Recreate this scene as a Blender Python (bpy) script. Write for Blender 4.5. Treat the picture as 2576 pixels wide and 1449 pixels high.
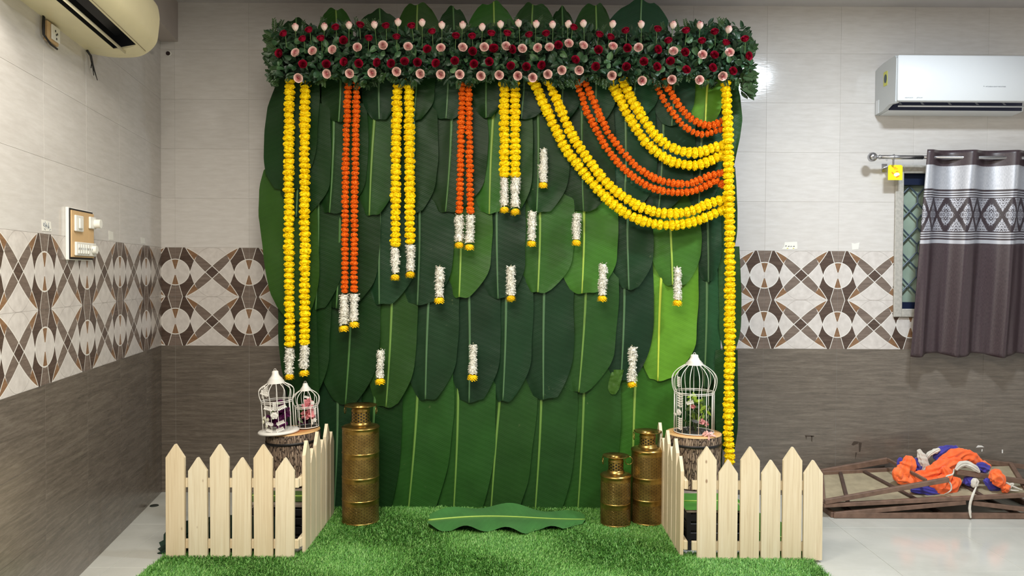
import bpy, math, random
import numpy as np
from mathutils import Vector, Matrix, noise
random.seed(7)
rng = np.random.default_rng(7)
S = bpy.context.scene
for o in list(bpy.data.objects): bpy.data.objects.remove(o)
COL = S.collection
# ------------------------------------------------------------------ camera
F, CY, CH = 1922.35, -4.671, 1.354
def _R():
    ya, pi_, ro = .00289, .019372, -.0055566
    c, s = math.cos(ya), math.sin(ya); A = np.array([[c, -s, 0], [s, c, 0], [0, 0, 1]])
    c, s = math.cos(pi_), math.sin(pi_); B = np.array([[1, 0, 0], [0, c, -s], [0, s, c]])
    c, s = math.cos(ro), math.sin(ro); D = np.array([[c, 0, -s], [0, 1, 0], [s, 0, c]])
    return D @ B @ A
RM = _R()
CAMP = np.array([0, CY, CH])
def ray(u, v): return RM.T @ np.array([(u - 1288) / F, 1, -(v - 724.5) / F])
def at(u, v, Y=None, Z=None):
    d = ray(u, v)
    t = (Y - CY) / d[1] if Y is not None else (Z - CH) / d[2]
    return CAMP + d * t
cd = bpy.data.cameras.new('camera'); cam = bpy.data.objects.new('camera', cd); COL.objects.link(cam)
cd.sensor_width = 36; cd.lens = F * 36 / 2576; cd.clip_start = .05
r_, f_, u_ = RM
cam.matrix_world = Matrix(((r_[0], u_[0], -f_[0], CAMP[0]), (r_[1], u_[1], -f_[1], CAMP[1]), (r_[2], u_[2], -f_[2], CAMP[2]), (0, 0, 0, 1)))
S.camera = cam
# ------------------------------------------------------------------ light
W = bpy.data.worlds.new('world'); S.world = W; W.use_nodes = True
W.node_tree.nodes['Background'].inputs[0].default_value = (.80, .86, 1, 1)
W.node_tree.nodes['Background'].inputs[1].default_value = .03
def area(name, loc, sx, sy, power, col, rot=(0, 0, 0)):
    l = bpy.data.lights.new(name, 'AREA'); l.shape = 'RECTANGLE'; l.size = sx; l.size_y = sy; l.energy = power; l.color = col
    o = bpy.data.objects.new(name, l); COL.objects.link(o); o.location = loc; o.rotation_euler = rot
    return o
area('ceiling_panel_lamp', (1.95, -1.62, 2.96), .24, .22, 66, (.86, .96, 1.05))
area('ceiling_fill_light', (-.15, -4.35, 2.93), 1.2, .5, 158, (1, .94, .83))  # unseen ceiling light near the camera, inferred from the bright left wall
area('ceiling_fill_light', (1.6, -3.6, 2.93), 1.2, .3, 8, (1, .97, .94))  # added weak fill, no such fixture known
area('ceiling_fill_light', (-.6, -2.6, 2.93), 1.0, .3, 62, (1, .94, .83))  # added fill without a known fixture, brightens the left wall
S.view_settings.view_transform = 'Standard'; S.view_settings.look = 'None'
S.view_settings.exposure = 0.0; S.view_settings.gamma = 1; S.view_settings.use_curve_mapping = False
# ------------------------------------------------------------------ helpers
def lin(c): return tuple(((x / 255) / 12.92 if x / 255 <= .04045 else ((x / 255 + .055) / 1.055) ** 2.4) for x in c) + (1,)
def tag(o, label=None, cat=None, group=None, kind=None):
    if label: o['label'] = label
    if cat: o['category'] = cat
    if group: o['group'] = group
    if kind: o['kind'] = kind
    return o
def empty(name, loc, label=None, cat=None, group=None, rz=0, kind=None):
    o = bpy.data.objects.new(name, None); COL.objects.link(o); o.location = loc; o.rotation_euler = (0, 0, rz); o.empty_display_size = .05
    return tag(o, label, cat, group, kind)
def link(name, me, parent=None, loc=(0, 0, 0), rot=None, sc=None, color=None):
    o = bpy.data.objects.new(name, me); COL.objects.link(o)
    if parent is not None: o.parent = parent
    o.location = loc
    if rot is not None: o.rotation_euler = rot
    if sc is not None: o.scale = sc if hasattr(sc, '__len__') else (sc, sc, sc)
    if color is not None: o.color = color
    return o
class MB:
    def __init__(s): s.v = []; s.f = []; s.m = []; s.uv = None
    def add(s, vs, fs, mi=0):
        b = len(s.v); s.v += [tuple(p) for p in vs]; s.f += [tuple(i + b for i in f) for f in fs]; s.m += [mi] * len(fs)
    def box(s, a, b, mi=0, bev=0, M=None):
        (x0, y0, z0), (x1, y1, z1) = a, b
        x0, x1 = min(x0, x1), max(x0, x1); y0, y1 = min(y0, y1), max(y0, y1); z0, z1 = min(z0, z1), max(z0, z1)
        if bev <= 0:
            vs = [(x, y, z) for x in (x0, x1) for y in (y0, y1) for z in (z0, z1)]
            fs = [(0, 1, 3, 2), (4, 6, 7, 5), (0, 4, 5, 1), (2, 3, 7, 6), (0, 2, 6, 4), (1, 5, 7, 3)]
        else:
            vs = []; idx = {}
            for i, x in enumerate((x0, x1)):
                for j, y in enumerate((y0, y1)):
                    for k, z in enumerate((z0, z1)):
                        sx, sy, sz = (1, -1)[i], (1, -1)[j], (1, -1)[k]
                        for ax in range(3):
                            p = [x + sx * bev, y + sy * bev, z + sz * bev]; p[ax] = (x, y, z)[ax]
                            idx[(i, j, k, ax)] = len(vs); vs.append(tuple(p))
            fs = []
            for ax in range(3):
                o = [q for q in range(3) if q != ax]
                for sd in (0, 1):
                    q = []
                    for (p1, p2) in ((0, 0), (1, 0), (1, 1), (0, 1)):
                        c = [0, 0, 0]; c[ax] = sd; c[o[0]] = p1; c[o[1]] = p2; q.append(idx[(*c, ax)])
                    fs.append(tuple(q))
            for ax in range(3):
                o = [q for q in range(3) if q != ax]
                for p1 in (0, 1):
                    for p2 in (0, 1):
                        c0 = [0, 0, 0]; c0[o[0]] = p1; c0[o[1]] = p2; c1 = list(c0); c1[ax] = 1
                        fs.append((idx[(*c0, o[0])], idx[(*c1, o[0])], idx[(*c1, o[1])], idx[(*c0, o[1])]))
            for i in (0, 1):
                for j in (0, 1):
                    for k in (0, 1): fs.append(tuple(idx[(i, j, k, a)] for a in range(3)))
        if M is not None: vs = [M @ Vector(p) for p in vs]
        s.add(vs, fs, mi)
    def tube(s, pts, r, n=8, mi=0, cap=True, jit=0, flat=1, seed=0):
        pts = [Vector(p) for p in pts]; N = len(pts); rs = r if hasattr(r, '__len__') else [r] * N
        up = None; b = len(s.v); vs = []
        for i, p in enumerate(pts):
            t = (pts[min(i + 1, N - 1)] - pts[max(i - 1, 0)])
            if t.length < 1e-9: t = Vector((0, 0, 1))
            t.normalize()
            if up is None:
                up = Vector((0, -1, 0)) if abs(t.y) < .9 else Vector((1, 0, 0))
            up = (up - t * up.dot(t))
            if up.length < 1e-6: up = t.orthogonal()
            up.normalize(); w = t.cross(up)
            for k in range(n):
                a = 2 * math.pi * k / n; rr = rs[i]
                if jit < 0:
                    q = p + (up * math.cos(a) + w * math.sin(a)) * rs[i]; J = -jit; nn = noise.noise(q * 11 + Vector((seed, 0, 0)))
                    rr *= 1 + J * (.9 * nn + .34 * (1 - 2 * abs(math.sin(a * 3.5 + 5 * noise.noise(q * 7 + Vector((0, 0, seed))) + seed))) + .16 * math.sin(i * .35 + 6 * nn + a * 2))
                elif jit:
                    q = p + (up * math.cos(a) + w * math.sin(a)) * rs[i]
                    rr *= 1 + jit * noise.noise(q * 14 + Vector((seed, 0, 0))) + jit * .5 * (abs(noise.noise(q * 45 + Vector((0, seed, 0)))) * 2 - .5) + jit * .3 * math.sin(a * 7 + i * .5 + seed)
                vs.append(p + up * math.cos(a) * rr * flat + w * math.sin(a) * rr)
        fs = [(i * n + k, i * n + (k + 1) % n, (i + 1) * n + (k + 1) % n, (i + 1) * n + k) for i in range(N - 1) for k in range(n)]
        if cap: fs += [tuple(range(n))[::-1], tuple((N - 1) * n + k for k in range(n))]
        s.add(vs, fs, mi)
    def lathe(s, prof, n=32, mi=0, c=(0, 0, 0), mis=None):
        b = len(prof); vs = [(c[0] + r * math.cos(2 * math.pi * k / n), c[1] + r * math.sin(2 * math.pi * k / n), c[2] + z) for (r, z) in prof for k in range(n)]
        for i in range(b - 1):
            pass
        base = len(s.v); s.v += vs
        for i in range(b - 1):
            for k in range(n):
                s.f.append((base + i * n + k, base + i * n + (k + 1) % n, base + (i + 1) * n + (k + 1) % n, base + (i + 1) * n + k)); s.m.append(mis[i] if mis else mi)
    def torus(s, c, R, r, ax='y', n=20, m=8, mi=0):
        pts = []
        for k in range(n + 1):
            a = 2 * math.pi * k / n; x, z = R * math.cos(a), R * math.sin(a)
            pts.append({'y': (c[0] + x, c[1], c[2] + z), 'z': (c[0] + x, c[1] + z, c[2]), 'x': (c[0], c[1] + x, c[2] + z)}[ax])
        s.tube(pts, r, m, mi, cap=False)
    def prism(s, poly, y0, y1, mi=0, ax='y'):
        n = len(poly)
        g = (lambda p, y: (p[0], y, p[1])) if ax == 'y' else (lambda p, y: (y, p[0], p[1]))
        vs = [g(p, y0) for p in poly] + [g(p, y1) for p in poly]
        fs = [tuple(range(n)), tuple(range(2 * n - 1, n - 1, -1))] + [(i, i + n, (i + 1) % n + n, (i + 1) % n) for i in range(n)]
        s.add(vs, fs, mi)
    def mesh(s, name, mats, smooth=False, fix=True):
        me = bpy.data.meshes.new(name); me.from_pydata([tuple(v) for v in s.v], [], s.f)
        for m in (mats if isinstance(mats, (list, tuple)) else [mats]): me.materials.append(m)
        me.polygons.foreach_set('material_index', s.m)
        if smooth: me.polygons.foreach_set('use_smooth', [True] * len(s.f))
        if s.uv is not None:
            l = me.uv_layers.new(name='UVMap'); vi = np.zeros(len(me.loops), dtype=np.int32); me.loops.foreach_get('vertex_index', vi)
            l.data.foreach_set('uv', np.array(s.uv, dtype=np.float32)[vi].ravel())
        if fix:
            import bmesh
            bm = bmesh.new(); bm.from_mesh(me); bmesh.ops.recalc_face_normals(bm, faces=bm.faces); bm.to_mesh(me); bm.free()
        me.update(); return me
    def build(s, name, mats, parent=None, smooth=False, loc=(0, 0, 0), rot=None, fix=True, **k):
        return link(name, s.mesh(name, mats, smooth, fix), parent, loc, rot, **k)
def autosmooth(o, ang=35):
    me = o.data; me.polygons.foreach_set('use_smooth', [True] * len(me.polygons))
    import bmesh
    bm = bmesh.new(); bm.from_mesh(me)
    for e in bm.edges:
        if len(e.link_faces) == 2 and e.calc_face_angle(0) > math.radians(ang): e.smooth = False
    bm.to_mesh(me); bm.free()
    return o
# ------------------------------------------------------------------ node helper
class NT:
    def __init__(s, name):
        s.mat = bpy.data.materials.new(name); s.mat.use_nodes = True; s.t = s.mat.node_tree; s.b = s.t.nodes['Principled BSDF']
    def n(s, typ, **k):
        q = s.t.nodes.new(typ)
        for a, v in k.items(): setattr(q, a, v)
        return q
    def l(s, a, b): s.t.links.new(a, b)
    def inp(s, sock, v):
        if v is None: return
        if hasattr(v, 'is_output') or isinstance(v, bpy.types.NodeSocket): s.l(v, sock)
        else: sock.default_value = v
    def m(s, op, a, b=None, c=None, clamp=False):
        q = s.n('ShaderNodeMath', operation=op); q.use_clamp = clamp
        s.inp(q.inputs[0], a); s.inp(q.inputs[1], b); s.inp(q.inputs[2], c); return q.outputs[0]
    def mix(s, f, a, b, bt='MIX'):
        q = s.n('ShaderNodeMix', data_type='RGBA', blend_type=bt); s.inp(q.inputs[0], f); s.inp(q.inputs[6], a); s.inp(q.inputs[7], b); return q.outputs[2]
    def oc(s): return s.n('ShaderNodeTexCoord').outputs['Object']
    def uv(s): return s.n('ShaderNodeTexCoord').outputs['UV']
    def map(s, v, sc=(1, 1, 1), loc=(0, 0, 0)):
        q = s.n('ShaderNodeMapping'); s.l(v, q.inputs[0]); q.inputs['Scale'].default_value = sc; q.inputs['Location'].default_value = loc; return q.outputs[0]
    def noise(s, v, scale, detail=3, rough=.5, col=False, dist=0):
        q = s.n('ShaderNodeTexNoise'); s.l(v, q.inputs['Vector']); q.inputs['Scale'].default_value = scale; q.inputs['Detail'].default_value = detail; q.inputs['Roughness'].default_value = rough; q.inputs['Distortion'].default_value = dist
        return q.outputs[1 if col else 0]
    def ramp(s, f, stops):
        q = s.n('ShaderNodeValToRGB'); s.l(f, q.inputs[0]); e = q.color_ramp.elements
        while len(e) < len(stops): e.new(.5)
        for el, (p, c) in zip(e, stops): el.position = p; el.color = c if len(c) == 4 else (*c, 1)
        return q.outputs[0]
    def sep(s, v):
        q = s.n('ShaderNodeSeparateXYZ'); s.l(v, q.inputs[0]); return q.outputs
    def bump(s, h, strength=.3, dist=.01):
        q = s.n('ShaderNodeBump'); s.l(h, q.inputs['Height']); q.inputs['Strength'].default_value = strength; q.inputs['Distance'].default_value = dist
        s.l(q.outputs[0], s.b.inputs['Normal']); return q
    def fin(s, col=None, rough=.5, metal=0, spec=None, sss=None, coat=None):
        s.inp(s.b.inputs['Base Color'], col); s.inp(s.b.inputs['Roughness'], rough); s.inp(s.b.inputs['Metallic'], metal)
        if spec is not None: s.b.inputs['Specular IOR Level'].default_value = spec
        if coat: s.b.inputs['Coat Weight'].default_value = coat; s.b.inputs['Coat Roughness'].default_value = .08
        return s.mat
def plain(name, rgb, rough=.5, metal=0, var=0, scale=20, spec=None, coat=None):
    t = NT(name); c = lin(rgb)
    if var:
        nz = t.noise(t.oc(), scale, 4)
        d = tuple(x * (1 - var) for x in c[:3]) + (1,); e = tuple(min(1, x * (1 + var)) for x in c[:3]) + (1,)
        c = t.ramp(nz, [(.3, d), (.7, e)])
    return t.fin(c, rough, metal, spec, coat=coat)
# ---- wall tiles
def m_lighttile():
    t = NT('cream_wall_tile'); o = t.oc(); oi = t.n('ShaderNodeObjectInfo')
    off = t.n('ShaderNodeVectorMath', operation='ADD'); t.l(o, off.inputs[0]); t.l(oi.outputs['Location'], off.inputs[1]); v = off.outputs[0]
    nz = t.noise(t.map(v, (3, 3, 18)), 3, 5, .6)
    c = t.ramp(nz, [(.3, lin((200, 195, 190))), (.7, lin((212, 208, 204)))])
    q = t.m('MULTIPLY_ADD', oi.outputs['Random'], .06, .95)
    c = t.mix(1.0, c, q, 'MULTIPLY')
    t.bump(t.noise(t.map(v, (6, 6, 30)), 4, 4), .06, .004)
    return t.fin(c, .12, spec=.45)
def wood_cols(t, v, c0, c1, c2):
    nz = t.noise(t.map(v, (2.2, 2.2, 26)), 2.2, 6, .65, dist=.6); n2 = t.noise(t.map(v, (9, 9, 60)), 3, 4, .7)
    f = t.m('ADD', t.m('MULTIPLY', nz, .7), t.m('MULTIPLY', n2, .3))
    return t.ramp(f, [(.34, c0), (.5, c1), (.66, c2)])
def m_darktile():
    t = NT('brown_wood_effect_tile'); o = t.oc(); oi = t.n('ShaderNodeObjectInfo')
    off = t.n('ShaderNodeVectorMath', operation='ADD'); t.l(o, off.inputs[0]); t.l(oi.outputs['Location'], off.inputs[1]); v = off.outputs[0]
    c = wood_cols(t, v, lin((84, 77, 69)), lin((104, 95, 86)), lin((124, 115, 104)))
    t.bump(t.noise(t.map(v, (9, 9, 60)), 3, 4, .7), .08, .003)
    return t.fin(c, .26, spec=.95)
def m_pattern():
    t = NT('geometric_border_tile'); o = t.oc(); x, y, z = t.sep(o)[0:3]; M = t.m
    a = M('MULTIPLY', M('ABSOLUTE', x), 1989.); b = M('MULTIPLY', M('ABSOLUTE', z), 1977.)
    j = M('SUBTRACT', 447.5, a)
    cir = M('SUBTRACT', M('ADD', M('POWER', M('DIVIDE', j, 172.), 2.), M('POWER', M('DIVIDE', b, 155.), 1.85)), 1.)   # <0 inside
    colw = M('SUBTRACT', j, M('MULTIPLY', b, .300))      # <0 inside column
    def lens(sa):
        aa = M('MULTIPLY', a, sa)
        tt = M('ADD', M('MULTIPLY', aa, .735), M('MULTIPLY', b, .678)); pp = M('ADD', M('MULTIPLY', aa, -.678), M('MULTIPLY', b, .735))
        h = M('MULTIPLY', M('SUBTRACT', 1., M('POWER', M('MINIMUM', M('ABSOLUTE', M('DIVIDE', tt, 440.)), 1.), 2.6)), 57.)
        return M('SUBTRACT', M('ABSOLUTE', pp), h), pp
    l1, p1 = lens(1.); l2, p2 = lens(-1.)
    fc = t.n('ShaderNodeFloatCurve'); cu = fc.mapping.curves[0]
    pts = [(0, 297), (60, 290), (110, 265), (162, 222), (217, 137), (275, -8), (340, -110), (395, -145), (447, -155)]
    for i, (px, py) in enumerate(pts):
        X, Y = px / 447, (py + 300) / 600
        if i == 0: cu.points[0].location = (X, Y)
        elif i == len(pts) - 1: cu.points[-1].location = (X, Y)
        else: cu.points.new(X, Y)
    fc.mapping.update(); t.l(M('DIVIDE', a, 447.), fc.inputs['Value'])
    Wv = M('MULTIPLY_ADD', fc.outputs[0], 600., -300.)
    dw = M('SUBTRACT', b, Wv)     # >0 outside wave
    dw2 = M('ADD', b, Wv)         # mirrored wave : zero on its line
    lt = lambda s_: M('LESS_THAN', s_, 0.); gt = lambda s_: M('GREATER_THAN', s_, 0.)
    oi = t.n('ShaderNodeObjectInfo')
    off = t.n('ShaderNodeVectorMath', operation='ADD'); t.l(o, off.inputs[0]); t.l(oi.outputs['Location'], off.inputs[1]); v = off.outputs[0]
    cream = t.ramp(t.noise(v, 30, 4), [(.3, lin((196, 189, 184))), (.7, lin((214, 208, 203)))])
    dark = wood_cols(t, v, lin((68, 54, 47)), lin((82, 67, 59)), lin((98, 82, 73)))
    grey = wood_cols(t, v, lin((98, 85, 77)), lin((116, 102, 93)), lin((132, 118, 108)))
    orng = wood_cols(t, v, lin((116, 86, 62)), lin((132, 100, 74)), lin((146, 114, 86)))
    inl1, inl2 = lt(l1), lt(l2)
    base = cream
    outer = M('MULTIPLY', M('MULTIPLY', lt(p1), gt(dw)), M('SUBTRACT', 1., inl1))
    base = t.mix(outer, base, dark)
    base = t.mix(M('MULTIPLY', lt(colw), gt(cir)), base, grey)
    base = t.mix(lt(cir), base, cream)
    base = t.mix(M('MULTIPLY', M('MULTIPLY', lt(cir), lt(colw)), gt(M('SUBTRACT', b, 38.))), base, orng)
    base = t.mix(inl1, base, grey)
    base = t.mix(M('MULTIPLY', M('MULTIPLY', inl1, gt(dw)), gt(M('SUBTRACT', a, 100.))), base, orng)
    base = t.mix(inl2, base, grey)
    dia = M('MULTIPLY', M('MULTIPLY', inl1, inl2), lt(M('SUBTRACT', a, 120.)))
    base = t.mix(dia, base, dark)
    # raised lines
    def line(d, w): return lt(M('SUBTRACT', M('ABSOLUTE', d), w))
    ncir = gt(cir)
    L = M('MAXIMUM', line(M('MULTIPLY', cir, 80.), 5.), M('MULTIPLY', line(colw, 4.), gt(M('SUBTRACT', b, 40.))))
    ins = lt(M('SUBTRACT', a, 330.))
    L = M('MAXIMUM', L, M('MULTIPLY', M('MAXIMUM', line(l1, 4.5), line(M('SUBTRACT', l2, 0.), 4.5)), ins))
    wv = M('MULTIPLY', M('MULTIPLY', line(M('MULTIPLY', dw, .62), 4.), M('MULTIPLY', ncir, gt(M('SUBTRACT', a, 195.)))), 1.)
    wv2 = M('MULTIPLY', line(M('MULTIPLY', dw2, .62), 4.), M('MULTIPLY', ncir, gt(M('SUBTRACT', a, 270.))))
    L = M('MAXIMUM', L, M('MAXIMUM', wv, M('MULTIPLY', wv2, lt(p1))))
    thin = M('MULTIPLY', line(M('MULTIPLY', dw, .8), 3.), lt(M('SUBTRACT', a, 195.)))
    base = t.mix(M('MULTIPLY', thin, .5), base, lin((160, 152, 146)))
    base = t.mix(L, base, lin((222, 218, 212)))
    t.bump(M('SUBTRACT', L, M('MULTIPLY', thin, .5)), .6, .0012)
    return t.fin(base, .26, spec=.45)
M_LT, M_DT, M_PT = m_lighttile(), m_darktile(), m_pattern()
M_GROUT = plain('tile_grout', (206, 202, 196), .8)
M_GROUTD = plain('brown_grout', (120, 112, 104), .8)
M_PAINT = plain('ceiling_paint', (188, 184, 184), .7, var=.05, scale=5)
M_BEAM = plain('beam_paint', (176, 166, 160), .6, var=.05, scale=5)
def m_floor():
    t = NT('polished_floor_tile'); o = t.oc(); oi = t.n('ShaderNodeObjectInfo')
    off = t.n('ShaderNodeVectorMath', operation='ADD'); t.l(o, off.inputs[0]); t.l(oi.outputs['Location'], off.inputs[1]); v = off.outputs[0]
    c = t.ramp(t.noise(v, 2.2, 6, .6, dist=.5), [(.3, lin((180, 180, 172))), (.7, lin((201, 201, 194)))])
    return t.fin(c, .14, spec=.5)
M_FL = m_floor()
# ------------------------------------------------------------------ wall geometry
ZC = 2.985; XC = -2.1281; J0 = 1.5574; TH = math.radians(99.787)
XR = 3.7; LW = 7.4
# window opening on the back wall
wa = at(2271, 434, 0.0); wb = at(2262, 779, 0.0)
WX0, WX1, WZ0, WZ1 = (wa[0] + wb[0]) / 2, 3.32, wb[2], wa[2]
def tile_mesh(w, h, mat, rects=None, name='wall_tile'):
    mb = MB(); g = .0005; c = .0003; T = .009
    rects = rects or [(-w / 2, -h / 2, w / 2, h / 2)]
    for (x0, z0, x1, z1) in rects:
        X0 = x0 + (g if x0 <= -w / 2 + 1e-6 else 0); X1 = x1 - (g if x1 >= w / 2 - 1e-6 else 0)
        Z0 = z0 + (g if z0 <= -h / 2 + 1e-6 else 0); Z1 = z1 - (g if z1 >= h / 2 - 1e-6 else 0)
        vs = [(X0, T, Z0), (X1, T, Z0), (X1, T, Z1), (X0, T, Z1), (X0, c, Z0), (X1, c, Z0), (X1, c, Z1), (X0, c, Z1),
              (X0 + c, 0, Z0 + c), (X1 - c, 0, Z0 + c), (X1 - c, 0, Z1 - c), (X0 + c, 0, Z1 - c)]
        fs = [(8, 9, 10, 11)] + [(a, (a + 1) % 4, (a + 1) % 4 + 4, a + 4) for a in range(4)] + [(a + 4, (a + 1) % 4 + 4, (a + 1) % 4 + 8, a + 8) for a in range(4)] + [(3, 2, 1, 0)]
        mb.add(vs, fs)
    return mb.mesh(name, mat)
def kind_row(r): return 'd' if r < 3 else ('p' if r < 5 else 'l')
MATR = {'d': M_DT, 'p': M_PT, 'l': M_LT}
full = {k: tile_mesh(.45, .3, m) for k, m in MATR.items()}
def tiles(parent, xs_lo, xs_hi, j0, hole=None):
    """tiles cover local x in [xs_lo, xs_hi]; joints at j0 + k*.45; front face at local y=0"""
    k0 = math.floor((xs_lo - j0) / .45); k1 = math.ceil((xs_hi - j0) / .45)
    for k in range(k0, k1):
        tx0, tx1 = j0 + k * .45, j0 + (k + 1) * .45
        for r in range(10):
            tz0, tz1 = r * .3, (r + 1) * .3; kd = kind_row(r); cx, cz = (tx0 + tx1) / 2, (tz0 + tz1) / 2
            x0, x1, z0, z1 = max(tx0, xs_lo), min(tx1, xs_hi), tz0, min(tz1, ZC)
            if x1 - x0 < .004: continue
            rects = [(x0, z0, x1, z1)]; cut = (x0 > tx0 or x1 < tx1 or z1 < tz1)
            if hole:
                hx0, hx1, hz0, hz1 = hole
                if x0 < hx1 and x1 > hx0 and z0 < hz1 and z1 > hz0:
                    cut = True; rects = []
                    if x0 < hx0: rects.append((x0, z0, hx0, z1))
                    if x1 > hx1: rects.append((hx1, z0, x1, z1))
                    mx0, mx1 = max(x0, hx0), min(x1, hx1)
                    if z0 < hz0: rects.append((mx0, z0, mx1, hz0))
                    if z1 > hz1: rects.append((mx0, hz1, mx1, z1))
                    if not rects: continue
            me = full[kd] if not cut else tile_mesh(.45, .3, MATR[kd], [(a - cx, b - cz, c - cx, d - cz) for a, b, c, d in rects])
            link('wall_tile', me, parent, (cx, 0, cz))
# back wall body (with the hole) : body starts 3.5 mm behind the tile faces
mb = MB(); y0, y1 = .0016, .16
mb.box((XC - .3, y0, 0), (WX0, y1, 3.1)); mb.box((WX1, y0, 0), (XR + .2, y1, 3.1)); mb.box((WX0, y0, 0), (WX1, y1, WZ0)); mb.box((WX0, y0, WZ1), (WX1, y1, 3.1))
wall_back = mb.build('wall_back', M_GROUT); tag(wall_back, 'back wall in cream upper tiles, geometric border and brown lower tiles', kind='structure', cat='wall')
tiles(wall_back, XC, XR, J0, (WX0, WX1, WZ0, WZ1))
mb = MB(); mb.box((-LW, .0016, 0), (.02, .15, 3.1))
wall_left = mb.build('wall_left', M_GROUT, loc=(XC, 0, 0), rot=(0, 0, TH)); tag(wall_left, 'left wall with cream tiles above a geometric border', kind='structure', cat='wall')
tiles(wall_left, -LW, 0, -.3063)
mb = MB(); mb.box((XR, -LW, 0), (XR + .15, .0, 3.1)); wr = mb.build('wall_right', M_LT); tag(wr, 'plain right wall outside the picture', kind='structure', cat='wall')
mb = MB(); mb.box((-2.9, -LW, ZC), (XR + .2, .2, ZC + .1)); tag(mb.build('ceiling', M_PAINT), 'grey painted ceiling', kind='structure', cat='ceiling')
# floor tiles
mb = MB(); mb.box((-2.9, -LW, -.12), (XR + .2, .16, -.003)); floor = mb.build('floor', M_GROUTD); tag(floor, 'pale grey polished tile floor', kind='structure', cat='floor')
def floor_tile(w, d):
    q = MB(); g = .0008; c = .0008
    X0, X1, Y0, Y1 = -w / 2 + g, w / 2 - g, -d / 2 + g, d / 2 - g
    vs = [(X0, Y0, -.01), (X1, Y0, -.01), (X1, Y1, -.01), (X0, Y1, -.01), (X0, Y0, -c), (X1, Y0, -c), (X1, Y1, -c), (X0, Y1, -c), (X0 + c, Y0 + c, 0), (X1 - c, Y0 + c, 0), (X1 - c, Y1 - c, 0), (X0 + c, Y1 - c, 0)]
    q.add(vs, [(8, 9, 10, 11), (3, 2, 1, 0)] + [(a, (a + 1) % 4, (a + 1) % 4 + 4, a + 4) for a in range(4)] + [(a + 4, (a + 1) % 4 + 4, (a + 1) % 4 + 8, a + 8) for a in range(4)])
    return q.mesh('floor_tile', M_FL)
ft = floor_tile(.6, .6)
for i in range(11):
    for k in range(9):
        x, y = -2.72 + .6 * i, -.3 - .6 * k
        if x - .3 > XR or x + .3 < XC + (-y - .3) * .1726 - .05: continue
        link('floor_tile', ft, floor, (x, y, 0))
# beam in the upper left corner along the left wall
bz = at(455, 105, 0)[2]
mb = MB(); mb.box((-LW, -.105, bz), (-.0, -.0005, ZC))
bm_ = mb.build('trim_1', M_BEAM, loc=(XC, 0, 0), rot=(0, 0, TH)); tag(bm_, 'shallow painted beam along the top of the left wall', kind='structure', cat='beam')
# ------------------------------------------------------------------ window
M_FRAME = plain('weathered_white_frame', (178, 174, 166), .5, var=.15, scale=60)
M_NAVY = plain('navy_painted_steel', (24, 34, 60), .4)
M_LATT = plain('blue_grey_lattice', (66, 82, 96), .45)
M_PANE = plain('frosted_green_pane', (160, 178, 160), .3, var=.08, scale=12)
win = empty('window_1', (0, 0, 0), 'window with diamond lattice grille beside the brown curtain', 'window', kind='structure')
def mould(a, b, w, name):
    mb = MB(); mb.box(a, b, 0, .004); return mb.build(name, M_FRAME, win)
fw = .045
mould((WX0 - fw, -.018, WZ0 - fw), (WX0 + .006, .0, WZ1 + fw), 0, 'frame_moulding')
mould((WX0 + .006, -.018, WZ0 - fw), (WX1 + fw, .0, WZ0 + .006), 0, 'frame_moulding')
mould((WX0 + .006, -.018, WZ1 - .006), (WX1 + fw, .0, WZ1 + fw), 0, 'frame_moulding')
mb = MB(); zt = at(2290, 466, .05)[2]; zb = at(2280, 760, .05)[2]
mb.box((WX0, .03, zt), (WX1, .08, WZ1)); mb.box((WX0, .03, WZ0), (WX1, .08, zb)); mb.box((WX0, .03, zb), (WX0 + .012, .08, zt)); mb.box((WX1 - .02, .03, zb), (WX1, .08, zt))
mb.build('steel_frame', M_NAVY, win)
mb = MB(); mb.box((WX0, .085, WZ0), (WX1, .092, WZ1)); mb.build('pane', M_PANE, win)
gw, gh = .098, .152
grp = MB(); ii = 0
nx = int((WX1 - WX0) / gw) + 2; nz = int((zt - zb) / gh) + 2
def lat(x, z): return (min(max(x, WX0 + .012), WX1 - .02), .058, min(max(z, zb), zt))
mb = MB()
for i in range(nx):
    for k in range(-1, nz):
        cx = WX0 + .03 + i * gw; cz = zb + .03 + k * gh
        s_ = .32 * gh; h = gh / 2
        segs = [((cx, cz + s_ / 2 - h * .0), (cx + gw / 2, cz + h)), ((cx, cz + s_ / 2), (cx - gw / 2, cz + h)), ((cx, cz - s_ / 2), (cx, cz + s_ / 2)),
                ((cx + gw / 2, cz + h), (cx + gw / 2, cz + h)), ((cx + gw / 2, cz + h), (cx, cz + gh - s_ / 2)), ((cx - gw / 2, cz + h), (cx, cz + gh - s_ / 2))]
        for (x0, z0), (x1, z1) in segs:
            if abs(x0 - x1) + abs(z0 - z1) < 1e-4: continue
            if not (zb < (z0 + z1) / 2 < zt and WX0 < (x0 + x1) / 2 < WX1): continue
            mb.tube([lat(x0, z0), lat(x1, z1)], .0048, 6)
mb.build('lattice_grille', M_LATT, win)
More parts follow.
